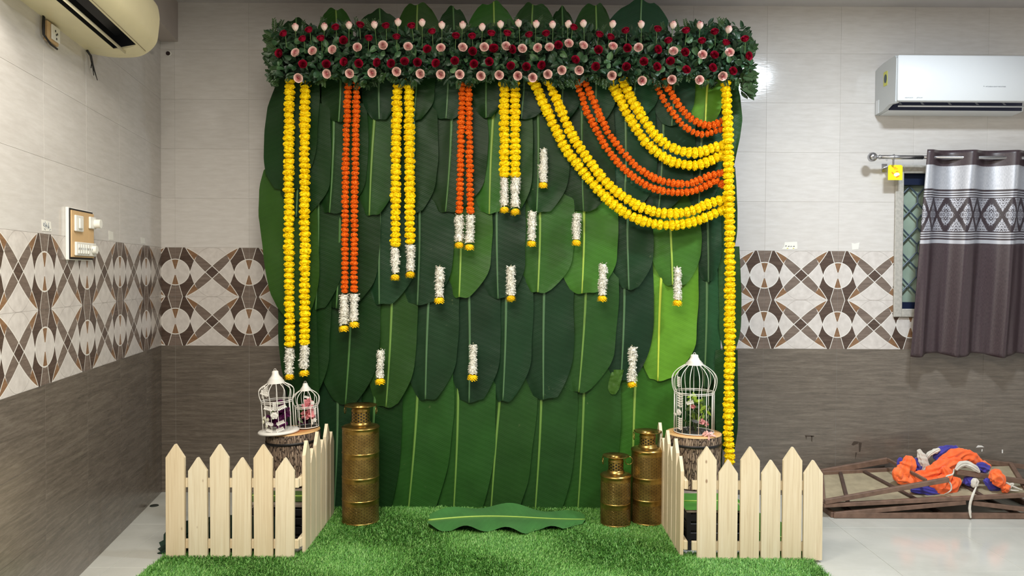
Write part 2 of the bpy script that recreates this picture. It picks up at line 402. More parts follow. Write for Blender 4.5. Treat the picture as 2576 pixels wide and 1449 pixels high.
# ------------------------------------------------------------------ banana leaf backdrop
def m_leaf(name='banana_leaf_green'):
    t = NT(name); uvx, uvy, _ = t.sep(t.uv())[0:3]; M = t.m
    oi = t.n('ShaderNodeObjectInfo'); v3 = t.oc()
    ax = M('ABSOLUTE', uvx)
    wob = M('MULTIPLY', t.noise(v3, 9, 2), .02)
    ph = M('ADD', M('SUBTRACT', uvy, M('MULTIPLY', ax, -.42)), wob)
    w1 = M('SINE', M('MULTIPLY', ph, 2 * math.pi / .0095)); w2 = M('SINE', M('MULTIPLY', ph, 2 * math.pi / .031))
    bands = M('ADD', M('MULTIPLY', w1, .5), M('MULTIPLY', w2, .5))
    nz = t.noise(v3, 5, 4, .6)
    f = M('ADD', M('MULTIPLY', bands, .035), M('MULTIPLY_ADD', nz, .8, .60))
    c = t.mix(1.0, oi.outputs['Color'], t.mix(0.0, f, f), 'MULTIPLY')
    comb = t.n('ShaderNodeCombineColor'); t.l(f, comb.inputs[0]); t.l(f, comb.inputs[1]); t.l(f, comb.inputs[2])
    c = t.mix(1.0, oi.outputs['Color'], comb.outputs[0], 'MULTIPLY')
    spots = t.ramp(t.noise(v3, 26, 2, .5), [(.74, (0, 0, 0)), (.80, (1, 1, 1))])
    c = t.mix(M('MULTIPLY', spots, .25), c, lin((120, 130, 90)))
    t.bump(M('ADD', M('MULTIPLY', w1, .35), M('MULTIPLY', w2, .5)), .22, .0014)
    t.b.inputs['Sheen Weight'].default_value = .05
    return t.fin(c, .46, spec=.2)
M_LEAF = m_leaf()
def m_rib():
    t = NT('leaf_midrib'); oi = t.n('ShaderNodeObjectInfo')
    return t.fin(oi.outputs['Color'], .4)
M_RIB = m_rib()
LC = {'d': (18, 50, 16), 'k': (20, 50, 27), 'm': (34, 71, 26), 'g': (48, 92, 30), 'b': (60, 104, 34), 'y': (84, 132, 36), 't': (28, 66, 40), 'o': (38, 74, 20)}
RC = {'d': (70, 110, 56), 'k': (78, 112, 74), 'm': (104, 140, 64), 'g': (136, 168, 74), 'b': (160, 190, 76), 'y': (190, 208, 72), 't': (92, 130, 84), 'o': (110, 140, 60)}
backdrop = empty('banana_leaf_backdrop', (0, -.35, 0), 'tall backdrop wall of overlapping green banana leaves behind the garlands', 'backdrop')
leafn = 0
def leaf(mt, mb_, L, R, Yd, c, up=False, bow=0, rib=True, cutb=.5, shing=.013, parent=backdrop, tear=None, LP=None, RP_=None):
    """mt, mb_: midrib top / bottom in the photo's pixels; L, R: widest extents"""
    global leafn; leafn += 1
    sd = leafn * 3.7; NV, NU = 26, 9; H = mb_[1] - mt[1]
    xm = (mt[0] + mb_[0]) / 2; WL, WR = xm - L, R - xm
    B = MB(); B.uv = []; ribp = []
    ox, oy, oz = parent.location
    zref = at(mt[0], mt[1], Yd)[2]
    for i in range(NV):
        t = i / (NV - 1)
        xc = mt[0] + (mb_[0] - mt[0]) * t + bow * math.sin(math.pi * t)
        yv = mt[1] + H * t
        e = (t if up else 1 - t) * H
        pr = (cutb + (1 - cutb) * min(1, e / (.2 * H)) ** .7) if up else (cutb + (1 - cutb) * (1 - (1 - min(1, e / (.30 * H))) ** 1.7))
        if up: pr *= 1 - .1 * t
        else: pr *= .96 + .05 * math.sin(math.pi * min(1, t * 1.15)) - (.05 * max(0, t - .5))
        for k in range(-NU, NU + 1):
            u = k / NU; side = WR if u > 0 else WL
            wob = 1 + .045 * noise.noise(Vector((t * 4.5, sd, 3 if u > 0 else 9)))
            if tear and u * tear[1] > 0 and abs(t - tear[0]) < .025: wob *= .8
            px = xc + u * side * pr * wob
            if u < 0 and LP: px = xc + (-u) * (np.interp(yv, [q[0] for q in LP], [q[1] for q in LP]) - xc) * (1 + .008 * noise.noise(Vector((t * 14, sd, 0))))
            if u > 0 and RP_: px = xc + u * (np.interp(yv, [q[0] for q in RP_], [q[1] for q in RP_]) - xc)
            rnd = ((abs(u) ** 2.) * .03 + .02 * math.sin(u * 4 + sd)) * H * max(0, 1 - e / (.2 * H)) if up else -(abs(u) ** 3) * .022 * H * max(0, 1 - e / (.2 * H)) + .006 * H * math.sin(u * 5 + sd) * max(0, 1 - e / (.2 * H))
            py = yv + rnd
            rip = .0045 * noise.noise(Vector((u * 2.2, t * 5, sd))) + .003 * abs(u) * math.sin(t * (9 + sd % 4) + sd + u * 2) * (.4 + abs(u)) + .005 * noise.noise(Vector((u * 1.1, t * 14, sd + 7))) * abs(u)
            fold = -.006 * (1 - abs(u)) ** 2
            Y = Yd - shing * u + rip + fold
            P = at(px, py, Y)
            B.v.append((P[0] - ox, P[1] - oy, P[2] - oz)); B.uv.append(((px - xc) * .0022, P[2]))
            if k == 0: ribp.append((P[0] - ox, P[1] - oy - .001, P[2] - oz))
    n = 2 * NU + 1
    B.f = [(i * n + k, i * n + k + 1, (i + 1) * n + k + 1, (i + 1) * n + k) for i in range(NV - 1) for k in range(n - 1)]; B.m = [0] * len(B.f)
    col = lin(tuple(v * (1 + random.uniform(-.07, .07)) for v in LC[c]))
    o = B.build('banana_leaf', M_LEAF, parent, smooth=True, fix=False, color=col)
    if rib:
        w0, w1 = (.0095, .0045) if not up else (.005, .009)
        Rb = MB(); Rb.tube(ribp, [w0 + (w1 - w0) * i / (NV - 1) for i in range(NV)], 6, flat=.32)
        Rb.build('midrib', M_RIB, o, smooth=True, fix=False, color=lin(RC[c]))
    return o
YA, YB, YC_, YD_, YE = -.437, -.412, -.387, -.362, -.337
rows = [
 # top tips behind the roses (tips upward)
 ((745, 47), (748, 260), 700, 800, -.385, 'd', 1), ((845, 21), (848, 260), 798, 888, -.38, 'o', 1), ((955, 25), (955, 260), 892, 1012, -.384, 'd', 1),
 ((1050, 8), (1050, 260), 1000, 1108, -.38, 'o', 1), ((1140, 18), (1140, 260), 1096, 1178, -.384, 'd', 1), ((1242, 5), (1238, 260), 1176, 1292, -.38, 'g', 1),
 ((1340, 8), (1335, 260), 1288, 1397, -.384, 'm', 1), ((1414, 19), (1412, 260), 1380, 1445, -.38, 'd', 1), ((1499, 9), (1496, 260), 1443, 1536, -.384, 'm', 1),
 ((1614, 0), (1608, 260), 1530, 1682, -.38, 't', 1), ((1785, 62), (1785, 260), 1690, 1862, -.384, 't', 1),
 # row A
((856, 120), (852, 306), 806, 896, YA, 'd', 0), ((956, 120), (954, 301), 912, 1000, YA, 'k', 0), ((1048, 120), (1040, 303), 990, 1092, YA, 'd', 0),
 ((1126, 120), (1122, 299), 1076, 1182, YA, 'k', 0), ((1227, 120), (1223, 296), 1186, 1266, YA, 'd', 0), ((1320, 120), (1311, 299), 1262, 1388, YA, 'k', 0), ((1414, 120), (1411, 305), 1366, 1460, YA, 'k', 0),
 ((1503, 120), (1500, 306), 1452, 1552, YA, 't', 0), ((1598, 120), (1590, 303), 1548, 1656, YA, 't', 0), ((1694, 120), (1690, 316), 1640, 1745, YA, 't', 0), ((1788, 120), (1774, 320), 1738, 1824, YA - .004, 'y', 0),
 # outer right leaf
 ((1832, 420), (1836, 640), 1800, 1852, YA + .04, 'd', 0), ((1832, 620), (1834, 900), 1806, 1862, YA + .045, 'm', 0), ((1834, 880), (1836, 1140), 1800, 1858, YA + .045, 'd', 0),
 # outer left leaf

 # row B
 ((750, 260), (745, 545), 690, 829, YB, 'd', 0), ((840, 260), (829, 536), 800, 922, YB, 'd', 0), ((945, 260), (929, 542), 903, 1003, YB, 'm', 0), ((1040, 260), (1034, 536), 992, 1098, YB, 'd', 0),
 ((1137, 260), (1121, 534), 1074, 1222, YB, 'd', 0), ((1243, 260), (1231, 537), 1190, 1292, YB, 'g', 0), ((1293, 260), (1290, 536), 1250, 1338, YB - .002, 'm', 0), ((1353, 260), (1350, 535), 1316, 1430, YB, 'd', 0),
 ((1464, 260), (1468, 531), 1404, 1550, YB, 'd', 0), ((1573, 260), (1570, 530), 1528, 1650, YB, 't', 0), ((1670, 260), (1657, 528), 1618, 1745, YB, 't', 0), ((1772, 260), (1758, 525), 1728, 1818, YB, 't', 0),
 # row C
 ((800, 490), (794, 778), 752, 862, YC_, 'd', 0), ((856, 490), (846, 776), 826, 953, YC_, 'd', 0), ((958, 490), (954, 766), 922, 1052, YC_, 'k', 0), ((1054, 490), (1050, 766), 1004, 1138, YC_, 'k', 0),
 ((1158, 490), (1155, 749), 1118, 1236, YC_, 'g', 0), ((1250, 490), (1253, 750), 1203, 1324, YC_, 'k', 0), ((1357, 490), (1353, 736), 1302, 1441, YC_, 'g', 0), ((1468, 490), (1464, 738), 1404, 1552, YC_, 'b', 0),
 ((1579, 490), (1582, 728), 1532, 1645, YC_, 'k', 0), ((1676, 490), (1692, 718), 1632, 1760, YC_, 'b', 0), ((1773, 490), (1782, 708), 1738, 1812, YC_, 'k', 0),
 # row D
 ((778, 700), (766, 1005), 722, 833, YD_, 'd', 0), ((886, 700), (869, 1016), 802, 952, YD_, 'd', 0), ((988, 700), (971, 1024), 924, 1046, YD_, 'm', 0), ((1083, 700), (1070, 1006), 1022, 1155, YD_, 'k', 0),
 ((1177, 690), (1180, 1011), 1128, 1256, YD_, 'k', 0), ((1273, 690), (1265, 1010), 1228, 1337, YD_, 'k', 0), ((1371, 690), (1367, 1004), 1313, 1445, YD_, 'k', 0), ((1477, 690), (1456, 987), 1412, 1549, YD_, 'm', 0),
 ((1571, 680), (1562, 958), 1518, 1640, YD_, 'k', 0), ((1667, 670), (1655, 957), 1606, 1756, YD_, 'y', 0), ((1778, 670), (1771, 975), 1734, 1812, YD_, 't', 0),
 # row E
 ((850, 960), (840, 1286), 790, 905, YE, 'k', 0), ((948, 970), (930, 1287), 880, 1010, YE, 'd', 0), ((1054, 960), (1027, 1286), 988, 1132, YE, 'm', 0), ((1153, 960), (1141, 1287), 1092, 1242, YE, 'm', 0),
 ((1266, 960), (1235, 1287), 1198, 1345, YE, 'm', 0), ((1364, 955), (1346, 1288), 1298, 1445, YE, 'm', 0), ((1471, 940), (1453, 1294), 1404, 1556, YE, 'm', 0), ((1602, 910), (1590, 1294), 1540, 1698, YE, 'g', 0),
 ((1700, 920), (1696, 1292), 1640, 1752, YE + .004, 'd', 0), ((1770, 920), (1768, 1290), 1720, 1815, YE, 'd', 0),
]
for i, (a, b, L, R, Yd, c, up) in enumerate(rows):
    if Yd in (YC_, YD_, YE): a = (a[0], a[1] - 40)
    hidden_rib = (a[0], a[1]) in ((850, 960), (1832, 620), (1832, 420), (1834, 880))
    leaf(a, b, L, R, Yd, c, up=bool(up), rib=not hidden_rib, bow=(3 if i % 3 else -2), cutb=.45 if up else (.8 if Yd >= YE else .42 if i % 2 else .5), shing=.014)
leaf((736, 130), (724, 480), 664, 800, YA + .012, 'd', rib=False, LP=[(130, 700), (205, 697), (268, 673), (330, 665), (400, 663), (440, 668), (480, 690)])
leaf((722, 395), (745, 810), 650, 800, YB + .012, 'o', rib=False, LP=[(395, 700), (425, 664), (470, 652), (540, 650), (600, 658), (680, 667), (740, 680), (780, 698), (810, 720)])
leaf((748, 730), (760, 1100), 700, 800, YC_ + .014, 'd', rib=False, LP=[(730, 690), (780, 700), (860, 700), (930, 708), (980, 722), (1100, 740)])
leaf((1840, 190), (1836, 450), 1800, 1868, YA + .03, 'm', rib=False, RP_=[(190, 1850), (240, 1862), (300, 1868), (345, 1862), (400, 1850), (450, 1842)])
leaf((1560, 930), (1545, 992), 1532, 1562, YE - .03, 'b', rib=False)
# backing cloth and stand
M_CLOTHK = plain('black_backing_cloth', (22, 28, 24), .9, var=.2)
M_STEEL = plain('stand_steel', (120, 122, 126), .35, metal=.9)
a = at(712, 1288, -.3); b = at(1822, 105, -.3)
mb = MB(); mb.box((a[0], .055, .03), (b[0], .06, b[2])); mb.build('backing_cloth', M_CLOTHK, backdrop)
mb = MB()
for x in (a[0] + .03, (a[0] + b[0]) / 2, b[0] - .03):
    mb.tube([(x, .08, 0.0), (x, .08, b[2])], .016, 10); mb.tube([(x, -.01 + .02, .012), (x, .3, .012)], .012, 8)
mb.tube([(a[0] + .03, .08, b[2] - .03), (b[0] - .03, .08, b[2] - .03)], .016, 10)
mb.build('stand_frame', M_STEEL, backdrop)
# ------------------------------------------------------------------ flowers
def petal_mat(name, base, hi, lo, rough=.6):
    t = NT(name); o = t.oc(); nz = t.noise(o, 3.5, 3, .6); oi = t.n('ShaderNodeObjectInfo')
    c = t.ramp(nz, [(.3, lin(lo)), (.5, lin(base)), (.72, lin(hi))])
    c = t.mix(t.m('MULTIPLY', oi.outputs['Random'], .22), c, lin(lo))
    t.b.inputs['Subsurface Weight'].default_value = .0
    return t.fin(c, rough, spec=.25)
M_YEL = petal_mat('yellow_marigold_petal', (255, 226, 2), (255, 236, 24), (250, 200, 0))
M_YEL2 = petal_mat('deep_yellow_blossom', (250, 206, 12), (255, 222, 40), (220, 170, 6))
M_ORG = petal_mat('orange_marigold_petal', (240, 112, 14), (250, 136, 30), (212, 82, 6))
M_WHT = petal_mat('white_tuberose_petal', (236, 232, 222), (250, 248, 242), (196, 196, 176))
M_GRN = plain('flower_calyx_green', (86, 110, 50), .6)
def fib(n, jit, rg):
    out = []
    for i in range(n):
        z = 1 - 2 * (i + .5) / n; a = i * 2.39996 + rg.uniform(-jit, jit); z = max(-1, min(1, z + rg.uniform(-.5, .5) * jit / 3)); r = math.sqrt(1 - z * z)
        out.append(Vector((r * math.cos(a), r * math.sin(a), z)))
    return out
def marigold(seed, mat, n=84, oblate=.62, ruff=.12):
    rg = random.Random(seed); B = MB()
    prof = [(.02, -.86)] + [(.87 * math.cos(t), .87 * math.sin(t)) for t in [i * math.pi / 8 - math.pi / 2 for i in range(1, 8)]] + [(.02, .86)]
    B.lathe([(r, z * oblate) for r, z in prof], 10)
    for d in fib(n, .35, rg):
        t1 = d.orthogonal().normalized(); t2 = d.cross(t1); a = rg.uniform(0, 6.28); u = t1 * math.cos(a) + t2 * math.sin(a); w = d.cross(u)
        wd = rg.uniform(.17, .26); L = rg.uniform(.96, 1.07)
        rowsv = []
        for (h, ww, cu) in ((.7, .5, 0), (.9, 1, .05), (L, 1.1, .13)):
            for s in (-1, 0, 1):
                j = ruff * rg.uniform(-1, 1) if h > .7 else 0
                rowsv.append(d * (h - (.05 * abs(s) if h > .8 else 0)) + w * (s * ww * wd) + u * (cu + j))
        vs = [Vector((p.x, p.y, p.z * oblate)) for p in rowsv]
        B.add(vs, [(0, 1, 4, 3), (1, 2, 5, 4), (3, 4, 7, 6), (4, 5, 8, 7)])
    return B.mesh('marigold', mat, smooth=False, fix=False)
MY = [marigold(i, M_YEL) for i in range(5)]
MO = [marigold(20 + i, M_ORG, n=96, ruff=.07) for i in range(5)]
def tuberose(seed):
    rg = random.Random(seed); B = MB()
    B.lathe([(.02, -.5), (.6, -.46), (.68, 0), (.6, .46), (.02, .5)], 10)
    for i in range(95):
        a = rg.uniform(0, 6.28); z = rg.uniform(-.5, .5); tilt = rg.uniform(-.5, .5)
        d = Vector((math.cos(a), math.sin(a), tilt)).normalized(); s_ = Vector((-math.sin(a), math.cos(a), rg.uniform(-.6, .6))).normalized()
        b0 = Vector((.5 * math.cos(a), .5 * math.sin(a), z)); L = rg.uniform(.42, .62); w = rg.uniform(.09, .14)
        up = d.cross(s_)
        vs = [b0 - s_ * w * .5, b0 + s_ * w * .5, b0 + d * L * .6 + s_ * w + up * .03, b0 + d * L - up * .05, b0 + d * L * .6 - s_ * w + up * .03]
        B.add(vs, [(0, 1, 2, 4), (4, 2, 3)])
    return B.mesh('tuberose_cluster', M_WHT, fix=False)
TB = [tuberose(i) for i in range(4)]
def blossom():
    B = MB(); rg = random.Random(5)
    B.lathe([(.3, .5), (.62, .35), (.72, 0), (.55, -.35), (.25, -.5), (.1, -.35), (.02, -.3)], 14, mis=[0, 0, 0, 0, 0, 1])
    for k in range(40):
        a = k * 2.4; z = .35 - .8 * (k / 40); r = .72 - .25 * abs(z) ** 2
        d = Vector((math.cos(a), math.sin(a), -.35)).normalized(); s_ = Vector((-math.sin(a), math.cos(a), 0)); b0 = Vector((r * .85 * math.cos(a), r * .85 * math.sin(a), z))
        B.add([b0 - s_ * .1, b0 + s_ * .1, b0 + d * .22 + s_ * .14, b0 + d * .33, b0 + d * .22 - s_ * .14], [(0, 1, 2, 4), (4, 2, 3)])
    return B.mesh('end_blossom', [M_YEL2, M_GRN], fix=False)
BL = blossom()
M_STR = plain('garland_thread', (210, 200, 160), .8)
PX = .00219
YG = -.492
def resample(P, step):
    P = [Vector(p) for p in P]; out = [P[0].copy()]; acc = 0
    for a, b in zip(P[:-1], P[1:]):
        L = (b - a).length; d = step - acc
        while d <= L: out.append(a + (b - a) * (d / L)); d += step
        acc = (acc + L) % step if True else 0
        acc = L - (d - step)
    return out
def smoothpath(pts, n=8):
    out = []; P = [Vector(p) for p in pts]; N = len(P)
    for i in range(N - 1):
        p0, p1, p2, p3 = P[max(i - 1, 0)], P[i], P[i + 1], P[min(i + 2, N - 1)]
        for k in range(n):
            t = k / n; out.append(.5 * ((2 * p1) + (p2 - p0) * t + (2 * p0 - 5 * p1 + 4 * p2 - p3) * t * t + (3 * p1 - p0 - 3 * p2 + p3) * t ** 3))
    out.append(P[-1]); return out
def rot_to(d):
    return Vector((0, 0, 1)).rotation_difference(Vector(d)).to_euler()
def garland(path, kind, label, group, tail=None, Y=YG, step=None, name='marigold_garland', wpx=None):
    ms = MY if kind == 'y' else MO
    w = wpx or (26.5 if kind == 'y' else 19); st = step or (14.2 if kind == 'y' else 11.8)
    p0 = at(*path[0], Y)
    root = empty(name, tuple(p0), label, 'garland', group)
    pts = [at(x, y, Y) - p0 for x, y in path]
    fine = smoothpath([tuple(p) for p in pts], 6) if len(pts) > 2 else [Vector(p) for p in pts]
    seq = resample(fine, st * PX)
    if (fine[-1] - seq[-1]).length > .35 * st * PX: seq.append(fine[-1])
    for i, p in enumerate(seq):
        d = (seq[min(i + 1, len(seq) - 1)] - seq[max(i - 1, 0)])
        if d.length < 1e-6: d = Vector((0, 0, -1))
        jit = Vector((random.uniform(-1, 1), random.uniform(-.5, 1), random.uniform(-.4, .4))) * .0022
        e = rot_to(d.normalized() + Vector((random.uniform(-.12, .12), random.uniform(-.12, .12), 0)))
        s_ = w * PX / 2 * random.uniform(.92, 1.1)
        q = link('marigold', random.choice(ms), root, p + jit, e, (s_, s_, s_ * random.uniform(.95, 1.18)))
    B = MB(); B.tube([seq[0] + Vector((0, 0, .012))] + seq, .0018, 5); B.build('thread', M_STR, root)
    if tail: tassel_parts(root, tail, p0, Y)
    return root
def tassel_parts(root, tail, p0, Y):
    (x0, y0), (x1, y1) = tail[:2]; yt = tail[2]     # tuberose run, then the yellow end blossom centre y
    n = max(3, round((y1 - y0) / 18)); h = (y1 - y0) / n
    for i in range(n):
        yy = y0 + h * (i + .5); xx = x0 + (x1 - x0) * ((i + .5) / n) + random.uniform(-.8, .8)
        p = at(xx, yy, Y) - p0; s_ = 12.6 * PX * random.uniform(.82, 1.12)
        link('tuberose_cluster', random.choice(TB), root, p, (random.uniform(-.12, .12), random.uniform(-.12, .12), random.uniform(0, 6)), (s_ * 1.02, s_ * 1.02, h * PX * 1.1))
    p = at(x1, yt, Y) - p0
    link('end_blossom', BL, root, p, (random.uniform(-.3, -.1), 0, random.uniform(0, 6)), (12 * PX / .8,) * 3)
GY, GO = 'paired yellow marigold garlands hanging straight', 'paired orange marigold garlands hanging straight'
G = garland
G([(728, 204), (727, 400), (727, 640), (729, 866)], 'y', 'longest straight yellow garland, leftmost strand, its tip behind the large birdcage', GY, ((728, 876), (728, 940), 948))
G([(768, 200), (766, 400), (767, 640), (766, 860)], 'y', 'long yellow garland second from the left, its tip hanging free above the small birdcage', GY, ((766, 868), (765, 926), 938))
G([(876, 208), (870, 400), (868, 600), (867, 732)], 'o', 'left strand of the longer orange pair, ending above the tall brass can', GO, ((866, 742), (865, 814), 826))
G([(897, 208), (894, 400), (891, 600), (891, 730)], 'o', 'right strand of the longer orange pair, ending above the tall brass can', GO, ((891, 740), (891, 806), 816))
G([(1000, 217), (997, 350), (995, 480), (995, 614)], 'y', 'left strand of the middle yellow pair, starting lower than its partner', GY, ((994, 624), (994, 686), 698))
G([(1029, 203), (1030, 350), (1031, 480), (1032, 606)], 'y', 'right strand of the middle yellow pair, starting higher than its partner', GY, ((1033, 617), (1032, 680), 691))
G([(1163, 212), (1159, 380), (1156, 532)], 'o', 'left strand of the shorter orange pair, in the middle of the backdrop', GO, ((1156, 542), (1155, 606), 617))
G([(1179, 214), (1181, 380), (1183, 532)], 'o', 'right strand of the shorter orange pair, in the middle of the backdrop', GO, ((1184, 542), (1181, 610), 622))
G([(1269, 210), (1269, 330), (1269, 438)], 'y', 'left strand of the shortest yellow pair, just left of the draped swags', GY, ((1269, 448), (1269, 516), 528))
G([(1295, 210), (1296, 330), (1296, 438)], 'y', 'right strand of the shortest yellow pair, just left of the draped swags', GY, ((1297, 448), (1296, 520), 533))
G([(1826, 210), (1828, 260), (1831, 330), (1833, 430), (1835, 560), (1836, 700), (1836, 880), (1833, 1020), (1833, 1100), (1836, 1166)], 'y', 'single long yellow garland down the right edge of the backdrop, holding the swag ends', 'right edge marigold garland', Y=YG - .035, wpx=27)
def sw(pts): return [(1220 + x / 3.45, 180 + y / 3.45) for x, y in pts]
GS = 'draped marigold swags on the right half of the backdrop'
G(sw([(420, 85), (470, 190), (520, 300), (580, 430), (640, 560), (690, 650), (750, 740), (830, 840), (900, 930), (980, 1020), (1080, 1120), (1180, 1200), (1300, 1270), (1420, 1310), (1540, 1330), (1660, 1330), (1780, 1310), (1880, 1280), (1990, 1235), (2070, 1200)]), 'y', 'outermost and lowest yellow swag strand of the draped garlands', GS)
G(sw([(560, 90), (600, 200), (650, 310), (700, 430), (750, 540), (810, 640), (870, 730), (930, 810), (1000, 905), (1070, 980), (1150, 1050), (1240, 1110), (1340, 1170), (1450, 1210), (1560, 1230), (1680, 1230), (1790, 1210), (1900, 1165), (2000, 1130), (2080, 1110)]), 'y', 'yellow swag strand just inside the outermost one', GS, Y=YG - .012)
G(sw([(785, 40), (810, 130), (850, 240), (880, 340), (930, 430), (970, 510), (1010, 590), (1060, 670), (1120, 750), (1190, 830), (1260, 890), (1340, 950), (1430, 1000), (1520, 1030), (1620, 1045), (1730, 1050), (1840, 1025), (1930, 985), (2000, 945), (2070, 985)]), 'o', 'lower strand of the large orange swag pair between the yellow swags', GS)
G(sw([(840, 40), (880, 120), (920, 210), (960, 300), (1000, 390), (1040, 470), (1080, 550), (1130, 610), (1180, 680), (1240, 750), (1310, 820), (1390, 880), (1480, 930), (1580, 960), (1680, 975), (1780, 970), (1880, 935), (1960, 900), (2060, 880)]), 'o', 'upper strand of the large orange swag pair between the yellow swags', GS, Y=YG - .008)
G(sw([(1100, 90), (1140, 180), (1190, 280), (1240, 380), (1300, 480), (1370, 580), (1450, 660), (1530, 730), (1620, 780), (1720, 805), (1820, 815), (1930, 785), (2010, 745), (2080, 725)]), 'y', 'lower strand of the inner yellow swag pair, below the small orange swags', GS)
G(sw([(1195, 70), (1235, 160), (1280, 250), (1330, 340), (1390, 430), (1450, 520), (1520, 590), (1600, 650), (1700, 690), (1800, 705), (1900, 690), (2000, 655), (2080, 640)]), 'y', 'upper strand of the inner yellow swag pair, below the small orange swags', GS, Y=YG - .012)
G(sw([(1470, 70), (1500, 150), (1540, 215), (1580, 290), (1640, 370), (1690, 440), (1750, 490), (1820, 530), (1900, 545), (1980, 525), (2060, 500)]), 'o', 'lower strand of the small orange swag pair in the upper right corner', GS, wpx=16.5)
G(sw([(1550, 80), (1600, 160), (1650, 240), (1710, 330), (1780, 400), (1850, 445), (1930, 470), (2000, 460), (2060, 430)]), 'o', 'upper strand of the small orange swag pair in the upper right corner', GS, Y=YG - .008)
for (x, y0, y1, lab) in [(1367, 376, 457, 'white tuberose tassel highest on the leaves, between the shortest yellow pair and the swags'), (1338, 533, 604, 'white tuberose tassel below the shortest yellow pair, left of two level ones'),
    (1451, 538, 602, 'white tuberose tassel level with its left neighbour, under the big yellow swag curve'), (1106, 672, 746, 'white tuberose tassel between the middle yellow pair and the shorter orange pair'),
    (1286, 671, 742, 'white tuberose tassel in the middle of the third leaf row, below the shortest yellow pair'), (1516, 665, 742, 'white tuberose tassel below the swags at their lowest bend, left of the bright leaf'),
    (1705, 674, 753, 'white tuberose tassel hanging over the bright green leaf, above the right birdcage'), (957, 882, 950, 'lowest left white tuberose tassel, above and right of the tall brass can'),
    (1190, 868, 940, 'white tuberose tassel low in the centre, over a dark leaf'), (1591, 874, 958, 'white tuberose tassel low on the right, above the two right brass cans')]:
    p0 = at(x, y0, -.470); r = empty('tuberose_tassel', tuple(p0), lab, 'tassel', 'short white tuberose tassels pinned on the leaves')
    tassel_parts(r, ((x + random.uniform(-1, 2), y0), (x - 1, y1), y1 + 9), p0, -.470)
    B = MB(); B.tube([(0, .0, .008), (0, .02, .012), (0, .045, .004)], .0012, 5); B.build('pin', M_STR, r)
# ------------------------------------------------------------------ rose and foliage valance
def rose_mat(name, inner, outer, base, lo):
    t = NT(name); o = t.oc(); x, y, z = t.sep(o)[0:3]; M = t.m
    r = M('SQRT', M('ADD', M('MULTIPLY', x, x), M('MULTIPLY', y, y)))
    c = t.ramp(r, [(.1, lin(inner)), (.62, lin(outer))]) if True else None
    c = t.mix(t.m('SMOOTH_MIN', M('SUBTRACT', 1.0, M('MULTIPLY', z, 1.15), None, True), 1., .1), c, lin(base))
    oi = t.n('ShaderNodeObjectInfo'); c = t.mix(M('MULTIPLY', oi.outputs['Random'], .35), c, lin(lo))
    return t.fin(c, .5, spec=.3)
M_PINK = rose_mat('pink_rose_petal', (236, 124, 136), (255, 214, 208), (250, 240, 224), (250, 226, 216))
M_RED = rose_mat('dark_red_rose_petal', (130, 10, 38), (184, 22, 60), (136, 14, 44), (112, 8, 34))
M_STEM = plain('rose_stem_green', (92, 122, 66), .5)
def rose(seed, mat, openn=1.0):
    rg = random.Random(seed); B = MB()
    layers = [(.13, 1.06, 3, -.02), (.27, 1.04, 3, .0), (.42, 1.0, 4, .03), (.58, .94, 5, .08 * openn), (.72, .84, 5, .2 * openn)]
    for li, (r, h, n, fl) in enumerate(layers):
        for k in range(n):
            a0 = 6.283 * k / n + li * .9 + rg.uniform(-.2, .2); span = 6.283 / n * .78; nu, nv = 5, 5; vs = []
            hh = h * rg.uniform(.94, 1.05)
            for i in range(nv):
                t = i / (nv - 1)
                for q in range(nu):
                    s_ = q / (nu - 1) * 2 - 1; a = a0 + s_ * span
                    rho = r * (math.sin(min(1, t * 1.25) * math.pi / 2) ** .8) * (1 + .0) + fl * t ** 3 + .02 * t * rg.uniform(-1, 1) + .05 * t * s_
                    z = hh * (t - .0) - .13 * t * s_ * s_ - .1 * fl * t
                    vs.append((rho * math.cos(a), rho * math.sin(a), z))
            B.add(vs, [(i * nu + q, i * nu + q + 1, (i + 1) * nu + q + 1, (i + 1) * nu + q) for i in range(nv - 1) for q in range(nu - 1)])
    B.lathe([(.02, -.14), (.13, -.1), (.17, 0), (.1, .1)], 8, 1)
    for k in range(5):
        a = k * 1.256; c, s_ = math.cos(a), math.sin(a)
        B.add([(.12 * c - .06 * s_, .12 * s_ + .06 * c, 0), (.12 * c + .06 * s_, .12 * s_ - .06 * c, 0), (.55 * c, .55 * s_, .3)], [(0, 1, 2)], 1)
    return B.mesh('rose', [mat, M_STEM], smooth=True, fix=False)
RP = [rose(i, M_PINK, .9) for i in range(3)]; RR = [rose(9 + i, M_RED, .8) for i in range(3)]; RB = [rose(4 + i, M_PINK, .35) for i in range(3)]
cL = lambda l: [(640 + x / 4.262, y / 4.262) for x, y in l]
cR = lambda l: [(1220 + x / 3.68, y / 3.68) for x, y in l]
pink_top = cL([(440, 310), (750, 305), (1015, 290), (1290, 285), (1540, 258), (1800, 262), (2010, 290), (2232, 288), (2443, 310)]) + cR([(145, 243), (313, 232), (472, 240), (627, 245), (770, 240), (913, 235), (1180, 240), (1447, 243), (1740, 247), (1990, 250), (2252, 290)])
red_top = cL([(318, 368), (587, 330), (520, 425), (715, 420), (872, 300), (1133, 275), (1410, 285), (1687, 285), (1905, 345), (2160, 393), (2335, 397), (2540, 365), (1522, 403), (1225, 418)]) + cR([(205, 315), (410, 328), (567, 318), (818, 260), (1057, 325), (1160, 350), (1305, 290), (1597, 275), (2128, 302), (1862, 290), (1700, 383), (2008, 385), (2228, 400), (2408, 368)])
pink_mid = cL([(443, 568), (627, 550), (840, 535), (1105, 510), (1378, 487), (1648, 503), (2000, 517), (2232, 510), (2465, 508)]) + cR([(195, 430), (345, 452), (490, 445), (597, 440), (775, 405), (908, 423), (1183, 432), (1422, 442), (1745, 477), (2012, 508), (2263, 487)])
